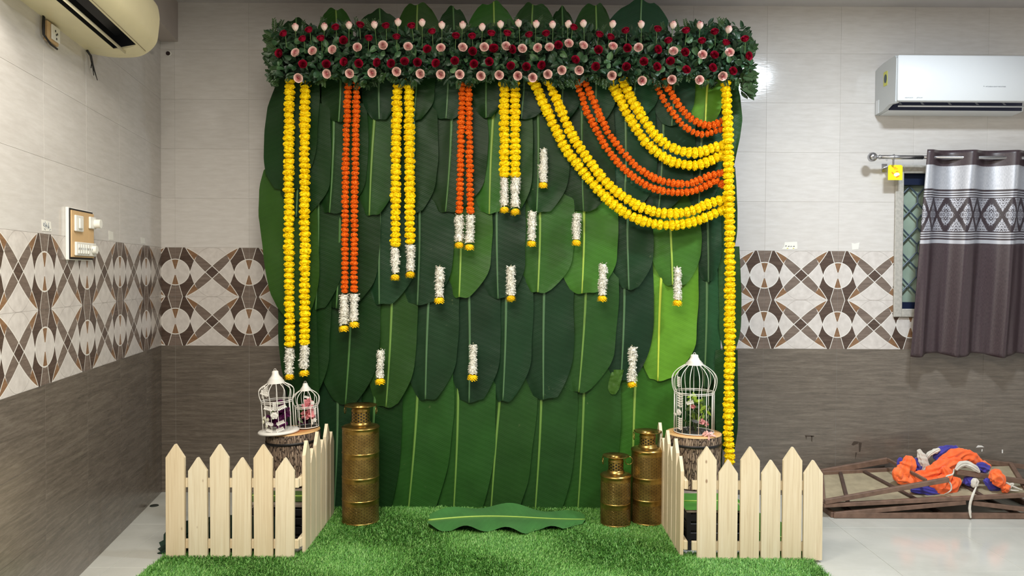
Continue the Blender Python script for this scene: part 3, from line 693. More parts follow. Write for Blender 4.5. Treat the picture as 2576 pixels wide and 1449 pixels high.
red_mid = cL([(957, 435), (268, 573), (1855, 530), (2340, 552), (2557, 520), (520, 690), (772, 690), (965, 665), (1117, 682), (1318, 673), (1468, 683), (1610, 662), (1748, 670), (1948, 680), (2150, 655), (2355, 688), (2517, 662)]) + cR(
    [(90, 450), (248, 458), (680, 420), (1050, 462), (1318, 447), (1597, 460), (1850, 485), (2122, 512), (2437, 520), (240, 612), (383, 620), (528, 605), (835, 555), (1028, 617), (1310, 620), (1590, 620), (1470, 572), (1718, 568), (1862, 648), (2105, 630), (2293, 660)])
pink_low = cL([(473, 835), (780, 790), (1023, 785), (1265, 780), (1525, 765), (1780, 790), (1998, 795), (2200, 797), (2430, 812)]) + cR([(132, 693), (305, 702), (440, 718), (580, 687), (710, 650), (873, 648), (1175, 698), (1453, 745), (1730, 737), (1983, 740), (2200, 702)])
val = empty('rose_valance', (0, -.5, at(1280, 130, -.5)[2]), 'wide valance of pink and red roses in dark foliage across the top of the backdrop', 'flower arrangement')
VO = Vector(val.location)
def vput(u, v, Y): return Vector(at(u, v, Y - .022)) - VO
def put_rose(u, v, pink, ax, Y, r=11.5, stem=0):
    s_ = r * PX / .92 * .95; d = Vector(ax) + Vector((random.uniform(-.2, .2), random.uniform(-.1, .1), random.uniform(-.15, .15))); d.normalize()
    c = vput(u, v, Y) - d * s_ * .5
    q = .8 if stem and pink else (.92 if stem else 1)
    o = link('rose', random.choice((RB if stem else RP) if pink else RR), val, c, rot_to(d), (s_ * q, s_ * q, s_ * (1.45 if stem and pink else 1.15 if stem else 1.0)))
    tag(o, 'pale pink rose' if pink else 'dark red rose')
    if stem:
        B = MB(); dn = (o.rotation_euler.to_matrix().inverted() @ Vector((random.uniform(-.1, .1), .15, -1))) 
        B.tube([(0, 0, -.05), tuple(dn * .9), tuple(dn * stem)], .07, 6); B.build('stem', M_STEM, o)
for u, v in pink_top: put_rose(u, v, 1, (0, -.42, 1), -.60, 12.5, 2.6)
for u, v in red_top: put_rose(u, v, 0, (random.uniform(-.3, .3), -.85, .6), -.605, 11.5, 2.2)
for u, v in pink_mid: put_rose(u, v, 1, (random.uniform(-.2, .2), -1, .15), -.625, 12)
for u, v in red_mid: put_rose(u, v, 0, (random.uniform(-.3, .3), -1, .05), -.62, 11.5)
for u, v in pink_low: put_rose(u, v, 1, (0, -.95, -.35), -.63, 12)
def fol_mat(name, a, b, c):
    t = NT(name); oi = t.n('ShaderNodeObjectInfo'); nz = t.noise(t.oc(), 9, 2)
    f = t.m('ADD', t.m('MULTIPLY', oi.outputs['Random'], .6), t.m('MULTIPLY', nz, .4))
    return t.fin(t.ramp(f, [(.15, lin(a)), (.55, lin(b)), (.9, lin(c))]), .42, spec=.45)
M_FOL = fol_mat('rose_leaf_green', (26, 50, 30), (46, 82, 50), (96, 132, 86))
M_FOL2 = fol_mat('fine_foliage_green', (26, 50, 26), (42, 70, 34), (80, 108, 48))
def ovate(seed):
    rg = random.Random(seed); B = MB(); vs = []; nv, nu = 7, 4
    for i in range(nv):
        t = i / (nv - 1); w = .34 * math.sin(math.pi * t ** .8) ** .8 + .01
        for q in range(nu + 1):
            s_ = q / nu * 2 - 1
            vs.append((s_ * w, t, .16 * abs(s_) * w / .34 - .22 * t * t + .03 * math.sin(t * 9 + s_ * 3 + seed)))
    B.add(vs, [(i * (nu + 1) + q, i * (nu + 1) + q + 1, (i + 1) * (nu + 1) + q + 1, (i + 1) * (nu + 1) + q) for i in range(nv - 1) for q in range(nu)])
    return B
OV = [ovate(i).mesh('rose_leaf', M_FOL, smooth=True, fix=False) for i in range(3)]
def band_y(u):    # top and bottom of the foliage band in the photo
    return 74 + 10 * math.sin(u * .013) , 200 + 10 * math.sin(u * .05) 
for k in range(290):
    u = random.uniform(690, 1885); y0, y1 = band_y(u); v = random.uniform(y0 + 28, y1 - 14)
    p = vput(u, v, random.uniform(-.585, -.56)); s_ = random.uniform(.034, .052)
    ang = random.uniform(0, 6.28)
    e = Matrix.Rotation(ang, 3, 'Y') @ Matrix.Rotation(random.uniform(-.5, .6) + math.pi / 2 * 0, 3, 'X') 
    m3 = Matrix(((1, 0, 0), (0, 0, -1), (0, 1, 0)))    # leaf plane into XZ, facing the viewer
    link('rose_leaf', OV[k % 3], val, p, (Matrix.Rotation(ang, 3, 'Y') @ Matrix.Rotation(random.uniform(-.6, .5), 3, 'X') @ Matrix.Rotation(random.uniform(-.7, .7), 3, 'Z') @ m3).to_euler(), s_)
def scatter_leaves(name, n, fn, mat, parent, base, size, simple=True):
    V = []; Fc = []; org = Vector(parent.location) if parent else Vector()
    for k in range(n):
        p, d, up, s_ = fn(k); d = d.normalized(); w = d.cross(up)
        if w.length < 1e-3: w = d.orthogonal()
        w.normalize(); nn = w.cross(d); b = len(V)
        V += [p, p + d * s_ * .35 + w * s_ * .22 + nn * s_ * .05, p + d * s_ * .75 + w * s_ * .17 + nn * s_ * .02, p + d * s_ - nn * s_ * .1, p + d * s_ * .75 - w * s_ * .17 + nn * s_ * .02, p + d * s_ * .35 - w * s_ * .22 + nn * s_ * .05, p + d * s_ * .5 - nn * s_ * .03]
        Fc += [(b, b + 1, b + 6), (b + 1, b + 2, b + 6), (b + 2, b + 3, b + 6), (b + 3, b + 4, b + 6), (b + 4, b + 5, b + 6), (b + 5, b, b + 6)]
    B = MB(); B.v = [tuple(v) for v in V]; B.f = Fc; B.m = [0] * len(Fc)
    o = B.build(name, mat, parent, fix=False); o['kind'] = 'stuff'; return o
def f1(k):
    u = random.uniform(684, 1888); y0, y1 = band_y(u); t = random.random(); v = y0 + (y1 - y0) * t
    p = vput(u, v, random.uniform(-.565, -.47)); d = Vector((random.uniform(-1, 1), random.uniform(-1, .1), random.uniform(-1, 1)))
    return p, d, Vector((random.uniform(-.4, .4), -1, random.uniform(-.3, .6))), random.uniform(.03, .055)
scatter_leaves('foliage', 3600, f1, M_FOL, val, 0, 0)
def f2(k):   # fine sprigs at the lower and upper fringe
    g = k // 14; rg = random.Random(g); low = rg.random() < .74
    u = rg.uniform(700, 1880); y0, y1 = band_y(u)
    if g % 9 == 0: u = rg.choice([rg.uniform(1850, 1885), rg.uniform(680, 705)]); 
    v0 = (y1 - 8) if low else y0 + 8; Yb = rg.uniform(-.56, -.48)
    dirn = Vector((rg.uniform(-.6, .6), rg.uniform(-.4, 0), -1 if low else 1)).normalized(); L = rg.uniform(.03, .06) if low else rg.uniform(.04, .07)
    t = (k % 14) / 14; side = 1 if k % 2 else -1
    p = vput(u, v0, Yb) + dirn * L * t
    return p, dirn * .7 + Vector((side * .8, random.uniform(-.5, .2), 0)), Vector((0, -1, .2)), .022 * (1.1 - .5 * t)
scatter_leaves('fringe_foliage', 2300, f2, M_FOL2, val, 0, 0)
def f3(k):    # end tufts left and right
    g = k // 10; rg = random.Random(500 + g); right = g % 2
    u = rg.uniform(1860, 1884) if right else rg.uniform(684, 705); v = rg.uniform(95, 235) if right else rg.uniform(95, 190)
    d = Vector((1 if right else -1, rg.uniform(-.4, .3), rg.uniform(-.9, .7))).normalized(); t = (k % 10) / 10; side = 1 if k % 2 else -1
    p = vput(u, v, rg.uniform(-.56, -.48)) + d * .045 * t
    return p, d * .7 + Vector((0, -.3, side * .8)), Vector((0, -1, .2)), .034 * (1.1 - .5 * t)
scatter_leaves('end_foliage', 900, f3, M_FOL2, val, 0, 0)
M_FOAM = plain('green_flower_foam', (18, 34, 20), .9)
a = vput(705, 90, -.5); b = vput(1868, 195, -.5)
mb = MB(); mb.box((a.x, .035, b.z), (b.x, -.03, a.z), 0, .01); mb.build('flower_foam', M_FOAM, val)
# ------------------------------------------------------------------ grass mat
M_TURF = plain('turf_backing', (40, 84, 32), .9, var=.2, scale=60)
def m_blade():
    t = NT('artificial_grass'); g = t.n('ShaderNodeNewGeometry'); nz = t.noise(t.oc(), 5, 3)
    f = t.m('ADD', t.m('MULTIPLY', g.outputs['Random Per Island'], .75), t.m('MULTIPLY', nz, .25))
    return t.fin(t.ramp(f, [(.1, lin((50, 100, 34))), (.45, lin((84, 142, 58))), (.75, lin((118, 172, 84))), (.95, lin((170, 206, 130)))]), .45, spec=.35)
mat_o = empty('grass_mat', (0, -1.0, 0), 'bright green artificial grass mat in front of the backdrop', 'mat')
mb = MB()
xl, xr_ = -1.625, 1.43; cl, cr_ = -.995, .845; yf = -1.46; ym = -1.03; yb = -.31
mb.box((cl, yb + 1, .001), (cr_, ym + 1, .007)); mb.box((xl, ym + 1, .001), (xr_, yf + 1, .007))
mb.build('mat_backing', M_TURF, mat_o)
NB = 150000
A1 = (cr_ - cl) * (yb - ym); A2 = (xr_ - xl) * (ym - yf); n1 = int(NB * A1 * .9 / (A1 * .9 + A2)); n2 = NB - n1
bx = np.concatenate([rng.uniform(cl, cr_, n1), rng.uniform(xl, xr_, n2)]); by = np.concatenate([rng.uniform(ym, yb, n1), rng.uniform(yf, ym, n2)])
ang = rng.uniform(0, 2 * np.pi, NB); lean = rng.uniform(.2, 1.1, NB); h = rng.uniform(.014, .027, NB); w = rng.uniform(.0010, .0019, NB)
flow = np.sin(bx * 7 + by * 5) * 1.2 + np.sin(bx * 3.1 - by * 9) * .8; ang = np.where(rng.random(NB) < .6, flow + rng.normal(0, .7, NB), ang)
dx, dy = np.cos(ang), np.sin(ang); sx, sy = -dy, dx
z0 = np.full(NB, .006)
v = np.zeros((NB, 5, 3))
def P(i, side, fw_, z): v[:, i, 0] = bx + sx * w * side + dx * fw_; v[:, i, 1] = by + 1.0 + sy * w * side + dy * fw_; v[:, i, 2] = z
P(0, -1, 0, z0); P(1, 1, 0, z0); P(2, .9, h * lean * .35, z0 + h * .62); P(3, -.9, h * lean * .35, z0 + h * .62); P(4, 0, h * lean, z0 + h * (1.05 - .3 * lean))
me = bpy.data.meshes.new('grass_blades'); me.vertices.add(NB * 5); me.vertices.foreach_set('co', v.ravel())
idx = np.arange(NB)[:, None] * 5
loops = np.concatenate([idx + np.array([0, 1, 2, 3]), idx + np.array([3, 2, 4])], axis=1).ravel()
me.loops.add(NB * 7); me.loops.foreach_set('vertex_index', loops.astype(np.int32))
me.polygons.add(NB * 2); ls = (np.arange(NB)[:, None] * 7 + np.array([0, 4])).ravel(); me.polygons.foreach_set('loop_start', ls.astype(np.int32))
me.update(calc_edges=True); me.materials.append(m_blade()); go = link('grass_blades', me, mat_o); go['kind'] = 'stuff'
# ------------------------------------------------------------------ fences
def m_pine():
    t = NT('pale_pine_wood'); o = t.oc(); oi = t.n('ShaderNodeObjectInfo')
    off = t.n('ShaderNodeVectorMath', operation='ADD'); t.l(o, off.inputs[0])
    cb = t.n('ShaderNodeCombineXYZ'); t.l(t.m('MULTIPLY', oi.outputs['Random'], 9.), cb.inputs[0]); t.l(t.m('MULTIPLY', oi.outputs['Random'], 5.), cb.inputs[2]); t.l(cb.outputs[0], off.inputs[1]); v = off.outputs[0]
    g = t.noise(t.map(v, (55, 55, 1.6)), 1.3, 5, .6, dist=1.2); bd = t.noise(v, 2.3, 2)
    c = t.ramp(g, [(.3, lin((212, 196, 166))), (.5, lin((226, 213, 184))), (.75, lin((234, 224, 200)))])
    c = t.mix(t.m('MULTIPLY', oi.outputs['Random'], .55), c, t.ramp(g, [(.3, lin((206, 180, 140))), (.7, lin((226, 206, 170)))]))
    vo = t.n('ShaderNodeTexVoronoi'); t.l(t.map(v, (11, 11, 6)), vo.inputs['Vector']); vo.inputs['Scale'].default_value = 1; vo.inputs['Randomness'].default_value = 1
    gate = t.m('GREATER_THAN', t.sep(vo.outputs['Color'])[0] if False else vo.outputs['Distance'], -1.)
    k = t.ramp(vo.outputs['Distance'], [(.035, (1, 1, 1)), (.075, (0, 0, 0))])
    c = t.mix(t.m('MULTIPLY', k, .75), c, lin((128, 92, 66)))
    t.bump(g, .08, .002)
    return t.fin(c, .5, spec=.3)
M_PINE = m_pine()
def picket_mesh(h, w=.088, tk=.016):
    sh = .062; B = MB(); hw = w / 2
    B.prism([(-hw, 0), (hw, 0), (hw, h - sh), (.003, h), (-.003, h), (-hw, h - sh)], -tk / 2, tk / 2); return B.mesh('picket', M_PINE)
PT, PS = picket_mesh(.532), picket_mesh(.470)
def fence(o, xs, talls, label, loc, rz, back=1, rail=(0, 0)):
    root = empty('picket_fence', loc, label, 'fence', 'pale wooden picket fence panels', rz)
    for x, tl in zip(xs, talls): link('picket', PT if tl else PS, root, (x, 0, 0), (0, random.uniform(-.006, .006), 0))
    for z0 in (.325, .036):
        B = MB(); B.box((rail[0], back * .0085, z0), (rail[1], back * .0265, z0 + .043), 0, .002); B.build('rail', M_PINE, root)
    return root
YF = -1.098
def fx(u, v=1400): return at(u, v, YF)[0]
zg = .012
xsL = [fx(u) for u in (442.5, 499.5, 554.5, 609, 664, 717)]
fence(None, xsL, (1, 0, 1, 0, 1, 0), 'front panel of the left picket fence, facing the viewer before the left stump', (0, YF, zg), 0, 1, (fx(415), fx(750)))
xsR = [fx(u) for u in (1776.5, 1829.5, 1884, 1937, 1990, 2043)]
fence(None, xsR, (1, 0, 1, 0, 1, 0), 'front panel of the right picket fence, facing the viewer before the right stump', (0, YF, zg), 0, 1, (fx(1742), fx(2069)))
ysL = [-1.005 + .101 * i for i in range(6)]
fence(None, [y + 1.0 for y in ysL], (1, 0, 1, 0, 1, 0), 'side panel of the left picket fence, running back beside the tall brass can', (-.975, -1.0, zg), math.pi / 2, 1, (ysL[0] + 1 - .06, ysL[-1] + 1.055))
ysR = [-1.025 + .101 * i for i in range(6)]
fence(None, [y + 1.0 for y in ysR], (0, 1, 0, 1, 0, 1), 'side panel of the right picket fence, running back beside the brass cans', (.823, -1.0, zg), math.pi / 2, -1, (ysR[0] + 1 - .055, ysR[-1] + 1.055))
# ------------------------------------------------------------------ brass cans
def m_brass(name, holes):
    t = NT(name); x, y, z = t.sep(t.uv())[0:3]; M = t.m
    k = 2 * math.pi / (.0165 if holes == 1 else .0165)
    X = M('MULTIPLY', x, k); Yk = M('MULTIPLY', y, k)
    h = M('ADD', M('COSINE', M('MULTIPLY', X, 1.1547)), M('ADD', M('COSINE', M('ADD', M('MULTIPLY', X, .57735), Yk)), M('COSINE', M('SUBTRACT', M('MULTIPLY', X, .57735), Yk))))
    nz = t.noise(t.oc(), 14, 4)
    c = t.ramp(nz, [(.3, lin((132, 104, 52))), (.55, lin((168, 138, 76))), (.75, lin((196, 168, 100)))])
    if holes == 1:
        hole = M('GREATER_THAN', h, 2.2); ring = M('MULTIPLY', M('GREATER_THAN', h, -.95), M('LESS_THAN', h, .35))
        c = t.mix(M('MULTIPLY', ring, .8), c, lin((60, 42, 18))); c = t.mix(hole, c, lin((36, 26, 12)))
        t.bump(M('SUBTRACT', 0., M('MAXIMUM', ring, hole)), .6, .0015)
        t.inp(t.b.inputs['Metallic'], M('MULTIPLY_ADD', M('MAXIMUM', ring, hole), -.6, .95)); 
        t.inp(t.b.inputs['Base Color'], c); t.b.inputs['Roughness'].default_value = .36; return t.mat
    if holes == 2:
        hole = M('GREATER_THAN', h, .35); c = t.mix(hole, c, lin((20, 14, 8))); t.inp(t.b.inputs['Metallic'], M('MULTIPLY_ADD', hole, -.95, .95)); t.inp(t.b.inputs['Base Color'], c); t.b.inputs['Roughness'].default_value = .35; return t.mat
    return t.fin(c, .3, .95)
M_BR0, M_BR1, M_BR2 = m_brass('smooth_brass', 0), m_brass('pierced_brass_body', 1), m_brass('lattice_brass_neck', 2)
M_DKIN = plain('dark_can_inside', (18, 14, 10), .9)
def can(u0, u1, ybase, ytop, seams, yshoulder, yrim, label, group, neck=(.5, .8)):
    p = at((u0 + u1) / 2, ybase, Z=.018); R = (u1 - u0) / 2 / F * (p[1] - CY)
    zz = lambda v: at((u0 + u1) / 2, v, p[1] - R * .9)[2] - p[2]
    root = empty('brass_can', tuple(p), label, 'can', group)
    hs = zz(yshoulder); hr = zz(yrim); sm = [0.0] + sorted(zz(s) for s in seams) + [hs]
    def lath(prof, mat, name, n=48, par=root):
        B = MB(); B.lathe(prof, n); B.uv = []
        for (r, z) in prof:
            for k in range(n): B.uv.append((2 * math.pi * min(k, n) / n * R, z))
        o = B.build(name, mat, par, smooth=True, fix=False); return o
    def cyl(z0, z1, mat, name, r=R, n=48):       # duplicated seam column so the print wraps cleanly
        B = MB(); B.uv = []
        for z in (z0, z1):
            for k in range(n + 1):
                a = 2 * math.pi * k / n; B.v.append((r * math.cos(a), r * math.sin(a), z)); B.uv.append((a * r, z))
        B.f = [(k, k + 1, k + n + 2, k + n + 1) for k in range(n)]; B.m = [0] * n
        return B.build(name, mat, root, smooth=True, fix=False)
    bd = .026
    for i in range(len(sm) - 1):
        z0, z1 = sm[i], sm[i + 1]
        cyl(z0 + .004, z1 - bd, M_BR1, 'pierced_panel')
    for i in range(len(sm) - 1):
        z1 = sm[i + 1]; last = i == len(sm) - 2
        lath([(R, z1 - bd), (R * 1.004, z1 - bd * .6), (R * 1.0, z1 - .006), (R * (1.02 if not last else 1.03), z1 - .003), (R * (1.02 if not last else 1.03), z1 + .002), (R, z1 + .004)], M_BR0, 'band')
    rn = R * .5
    lath([(R * 1.02, 0), (R * 1.02, .006), (R, .008)], M_BR0, 'foot')
    lath([(R * 1.0, hs + .001), (R * .97, hs + .006), (R * .82, hs + .011), (R * .66, hs + .014), (rn * 1.12, hs + .016), (rn * 1.12, hs + .026), (rn, hs + .03)], M_BR0, 'shoulder')
    hn = hr - hs; n1, n2 = hs + .03, hr - .032
    cyl(n1, n2, M_BR2, 'neck', rn)
    lath([(rn, n2), (rn * 1.06, n2 + .004), (rn * 1.0, n2 + .01), (rn * .98, hr - .014), (rn * 1.1, hr - .008), (R * .86, hr), (R * .88, hr + .003), (rn * 1.15, hr - .003), (rn * .85, hr - .012), (rn * .8, hr - .02), (rn * .78, hs - .02)], M_BR0, 'rim')
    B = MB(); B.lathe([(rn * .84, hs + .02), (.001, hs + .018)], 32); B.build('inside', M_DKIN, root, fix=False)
    for s_ in (-1, 1):
        B = MB(); B.torus((s_ * R * .86, -.004 * s_, hr - .024), .021, .0018, 'y' if s_ > 0 and label.startswith('short') else 'x'); B.build('ring_handle', M_BR0, root, smooth=True)
    return root
GC = 'pierced brass cans with flared rims'
can(861, 953, 1309, 1020, (1145, 1207, 1264), 1082, 1027, 'tallest pierced brass can, standing alone beside the left picket fence', GC)
can(1587, 1668, 1311, 1085, (1207, 1262), 1139, 1093, 'taller of the two brass cans beside the right picket fence, standing behind', GC)
can(1510, 1586, 1316, 1147, (1272,), 1204, 1155, 'short brass can in front and left of its taller neighbour', GC)
# ------------------------------------------------------------------ leaf lying on the grass
fl = empty('fallen_banana_leaf', tuple(at(1270, 1322, Z=.03)), 'banana leaf lying flat on the grass at the centre before the backdrop', 'leaf')
B = MB(); B.uv = []; NV, NU = 40, 8; rp = []
A = at(1078, 1312, Z=.035); Bp = at(1472, 1305, Z=.035); O = Vector(fl.location)
for i in range(NV):
    t = i / (NV - 1); c = Vector(A) * (1 - t) + Vector(Bp) * t
    c.z = .04 + .01 * math.sin(t * 5); c.y += .02 * math.sin(math.pi * t)
    wb = .165 * (math.sin(math.pi * min(1, t * .92 + .07)) ** .55); wf = .19 * (math.sin(math.pi * min(1, t * .95 + .04)) ** .5) * (1 + .16 * math.sin(t * 24 + .6) + .08 * math.sin(t * 13))
    if i == NV - 1: wb = wf = .012
    for k in range(-NU, NU + 1):
        u = k / NU; y = c.y + (u * wb if u > 0 else u * wf)
        z = c.z + .012 * abs(u) + (.02 * u * u * math.sin(t * 24 + 1.6) if u < 0 else .015 * u * u * math.sin(t * 15)) - (.018 * u * u if u < 0 else 0)
        z = max(z, .024)
        B.v.append((c.x - O.x, y - O.y, z - O.z)); B.uv.append(((y - c.y), c.x))
        if k == 0: rp.append((c.x - O.x, y - O.y, z - O.z + .002))
n = 2 * NU + 1
B.f = [(i * n + k, i * n + k + 1, (i + 1) * n + k + 1, (i + 1) * n + k) for i in range(NV - 1) for k in range(n - 1)]; B.m = [0] * len(B.f)
bl = B.build('leaf_blade', M_LEAF, fl, smooth=True, fix=False, color=lin((62, 112, 56)))
B = MB(); B.tube(rp, [.0065 - .004 * i / NV for i in range(NV)], 6, flat=.5); B.build('midrib', M_RIB, fl, smooth=True, fix=False, color=lin((150, 182, 74)))
# ------------------------------------------------------------------ stumps, crates, cages
def m_bark():
    t = NT('printed_tree_bark'); o = t.oc(); M = t.m
    x, y, z = t.sep(o)[0:3]; an = M('MULTIPLY', M('ARCTAN2', y, x), .15)
    cb = t.n('ShaderNodeCombineXYZ'); t.l(an, cb.inputs[0]); t.l(z, cb.inputs[2]); v = cb.outputs[0]
    n0 = t.noise(t.map(v, (70, 1, 13)), 1.0, 5, .6, dist=1.6)
    vo = t.n('ShaderNodeTexVoronoi', feature='DISTANCE_TO_EDGE'); 
    mixv = t.n('ShaderNodeVectorMath', operation='ADD'); t.l(t.map(v, (105, 1, 17)), mixv.inputs[0]); t.l(t.noise(t.map(v, (60, 1, 25)), 1., 3, .5, col=True), mixv.inputs[1]); t.l(mixv.outputs[0], vo.inputs['Vector']); vo.inputs['Scale'].default_value = 1
    e = t.ramp(vo.outputs['Distance'], [(.02, (0, 0, 0)), (.14, (1, 1, 1))])
    c = t.ramp(n0, [(.3, lin((104, 84, 70))), (.55, lin((158, 136, 116))), (.75, lin((206, 186, 162)))])
    c = t.mix(e, lin((52, 38, 30)), c)
    t.bump(e, .7, .006)
    return t.fin(c, .65)
def m_endgrain():
    t = NT('stump_end_grain'); o = t.oc(); x, y, z = t.sep(o)[0:3]; M = t.m
    r = M('SQRT', M('ADD', M('MULTIPLY', x, x), M('MULTIPLY', y, y))); nz = t.noise(o, 9, 3)
    w = M('SINE', M('MULTIPLY', M('ADD', r, M('MULTIPLY', nz, .02)), 520.))
    c = t.ramp(M('MULTIPLY_ADD', w, .08, M('DIVIDE', r, .16)), [(.1, lin((176, 92, 52))), (.55, lin((208, 140, 84))), (.8, lin((226, 178, 116))), (.97, lin((206, 170, 120)))])
    return t.fin(c, .55)
M_BARK, M_END = m_bark(), m_endgrain()
M_BLK = plain('black_band', (16, 15, 16), .5)
M_CRATE = plain('black_plastic_crate', (26, 25, 28), .5, var=.2)
M_PLY = plain('grey_board', (150, 138, 126), .7, var=.15, scale=30)
def stump(loc, r, h, label, tilt=0):
    root = empty('tree_stump', loc, label, 'stump', 'bark covered stump stands'); root.rotation_euler = (0, tilt, 0)
    n = 48; B = MB(); NZ = 14
    vs = []
    for i in range(NZ + 1):
        z = h * i / NZ
        for k in range(n):
            a = 2 * math.pi * k / n; rr = r * (1 + .012 * noise.noise(Vector((math.cos(a) * 3, math.sin(a) * 3, z * 3)))) - (.004 if i == NZ else 0) + .002 * math.sin(a * 26 + 3 * math.sin(z * 22)) - .012 * (1 - i / NZ)
            vs.append((rr * math.cos(a), rr * math.sin(a), z))
    B.add(vs, [(i * n + k, i * n + (k + 1) % n, (i + 1) * n + (k + 1) % n, (i + 1) * n + k) for i in range(NZ) for k in range(n)])
    B.add([(v[0], v[1], 0) for v in vs[:n]], [tuple(range(n))[::-1]])
    B.build('bark', M_BARK, root, smooth=True, fix=False)
    B = MB(); B.lathe([(r * .995, h - .003), (r * .985, h + .002), (r * .9, h + .003), (.001, h + .003)], n); B.build('end_grain', M_END, root, smooth=True, fix=False)
    zb_ = h * .82; B = MB(); B.lathe([(r * 1.005, zb_ - .007), (r * 1.018, zb_ - .005), (r * 1.018, zb_ + .005), (r * 1.005, zb_ + .007)], n); B.build('strap', M_BLK, root, smooth=True, fix=False)
    return root
CT = .2
SR = stump((1.013, -.50, CT + .006), .150, .28, 'bark covered stump on the right, carrying one birdcage')
SL = stump((-1.168, -.50, CT + .008), .146, .28, 'slightly tilted bark covered stump on the left, carrying two birdcages', -.05)
def crate(x0, x1, y0, y1, label, z1=CT):
    root = empty('storage_crate', ((x0 + x1) / 2, (y0 + y1) / 2, 0), label, 'crate', 'dark crates under the stumps'); ox, oy = root.location[0], root.location[1]
    t_ = .012
    B = MB(); B.box((x0 - ox, y0 - oy, z1 - .014), (x1 - ox, y1 - oy, z1), 0, .002); B.build('lid_board', M_PLY, root)
    zz0 = .004
    for k in range(4):
        za = zz0 + .004 + k * .045
        B = MB(); B.box((x0 - ox + .004, y0 - oy + .002, za), (x1 - ox - .004, y0 - oy + t_, za + .034), 0, .002); B.box((x0 - ox + .004, y1 - oy - t_, za), (x1 - ox - .004, y1 - oy - .002, za + .034), 0, .002)
        B.box((x0 - ox + .002, y0 - oy + .004, za), (x0 - ox + t_, y1 - oy - .004, za + .034), 0, .002); B.box((x1 - ox - t_, y0 - oy + .004, za), (x1 - ox - .002, y1 - oy - .004, za + .034), 0, .002)
        B.build('slat', M_CRATE, root)
    for sx_ in (x0 - ox + .001, x1 - ox - .021):
        for sy_ in (y0 - oy + .001, y1 - oy - .021):
            B = MB(); B.box((sx_, sy_, 0), (sx_ + .02, sy_ + .02, z1 - .014)); B.build('post', M_CRATE, root)
    return root
crate(.872, 1.165, -.955, -.352, 'low dark slatted crate under the right stump, behind the right fence')
crate(-1.33, -1.005, -.90, -.352, 'low dark slatted crate under the left stump, behind the left fence')
def drape(name, label, pts, color, nu=20, nv=8):
    """pts: 3D polyline (spine), width vector handled per point: list of (left, right) corner pairs"""
    root = MB(); root.uv = []
    N = len(pts); rp = []
    for i in range(nu):
        s_ = i / (nu - 1) * (N - 1); k = min(int(s_), N - 2); f = s_ - k
        a = Vector(pts[k][0]) * (1 - f) + Vector(pts[k + 1][0]) * f; b = Vector(pts[k][1]) * (1 - f) + Vector(pts[k + 1][1]) * f
        for q in range(nv + 1):
            w = q / nv; p = a * (1 - w) + b * w; p.z += .003 * noise.noise(p * 20); root.v.append(tuple(p)); root.uv.append(((w - .5) * (a - b).length, s_ * .1))
            if q == nv // 2: rp.append(tuple(p + Vector((0, 0, .002))))
    n = nv + 1; root.f = [(i * n + k, i * n + k + 1, (i + 1) * n + k + 1, (i + 1) * n + k) for i in range(nu - 1) for k in range(nv)]; root.m = [0] * len(root.f)
    e = empty(name, tuple(pts[0][0]), label, 'leaf'); o0 = Vector(pts[0][0])
    root.v = [tuple(Vector(p) - o0) for p in root.v]
    root.build('leaf_blade', M_LEAF, e, smooth=True, fix=False, color=color)
    B = MB(); B.tube([tuple(Vector(p) - o0) for p in rp], .004, 5, flat=.5); B.build('midrib', M_RIB, e, smooth=True, color=lin((170, 200, 90)))
    return e
zc = CT + .003
drape('draped_banana_leaf', 'bright green leaf draped over the right crate and down to the floor behind the pickets',
      [((.866, -.96, zc), (.866, -.675, zc)), ((1.165, -.97, zc), (1.165, -.675, zc)), ((1.185, -1.005, .10), (1.19, -.90, zc)), ((1.21, -1.02, .012), (1.21, -.955, .195)), ((1.30, -1.025, .010), (1.30, -.965, .165)), ((1.38, -1.03, .010), (1.38, -.985, .12)), ((1.43, -1.035, .010), (1.42, -1.01, .05))], lin((74, 138, 50)))
drape('draped_banana_leaf', 'dark green leaf laid over the left crate under the tilted stump',
      [((-1.36, -.84, zc - .02), (-1.36, -.69, zc - .02)), ((-1.325, -.86, zc), (-1.325, -.67, zc)), ((-1.01, -.86, zc), (-1.01, -.67, zc))], lin((70, 100, 44)))
# jagged leaf at left fence end, widened into a dark sheet standing for shade
e = empty('leaf_with_shade', (float(at(404, 1412, -1.05)[0]), -1.055, 0.0), 'dark jagged leaf at the left end of the left front fence, widened behind the pickets as painted shade', 'leaf'); B = MB(); O = Vector(e.location)
pl = [(398, 1414), (393, 1398), (402, 1390), (396, 1381), (406, 1374), (402, 1363), (412, 1358), (410, 1346), (430, 1318), (560, 1296), (742, 1302), (742, 1414)]
NP = len(pl); fr = [at(u, v, O.y + .02) for u, v in pl]
B.add([(p[0] - O.x, .02 + .01 * math.sin(i), max(p[2], .002) - O.z) for i, p in enumerate(fr)] + [(p[0] - O.x, .024 + .01 * math.sin(i), max(p[2], .002) - O.z) for i, p in enumerate(fr)],
      [tuple(range(NP)), tuple(range(2 * NP - 1, NP - 1, -1))] + [(i, (i + 1) % NP, (i + 1) % NP + NP, i + NP) for i in range(NP)])
B.build('leaf_blade', plain('dark_leaf_and_shade', (26, 52, 40), .5), e)
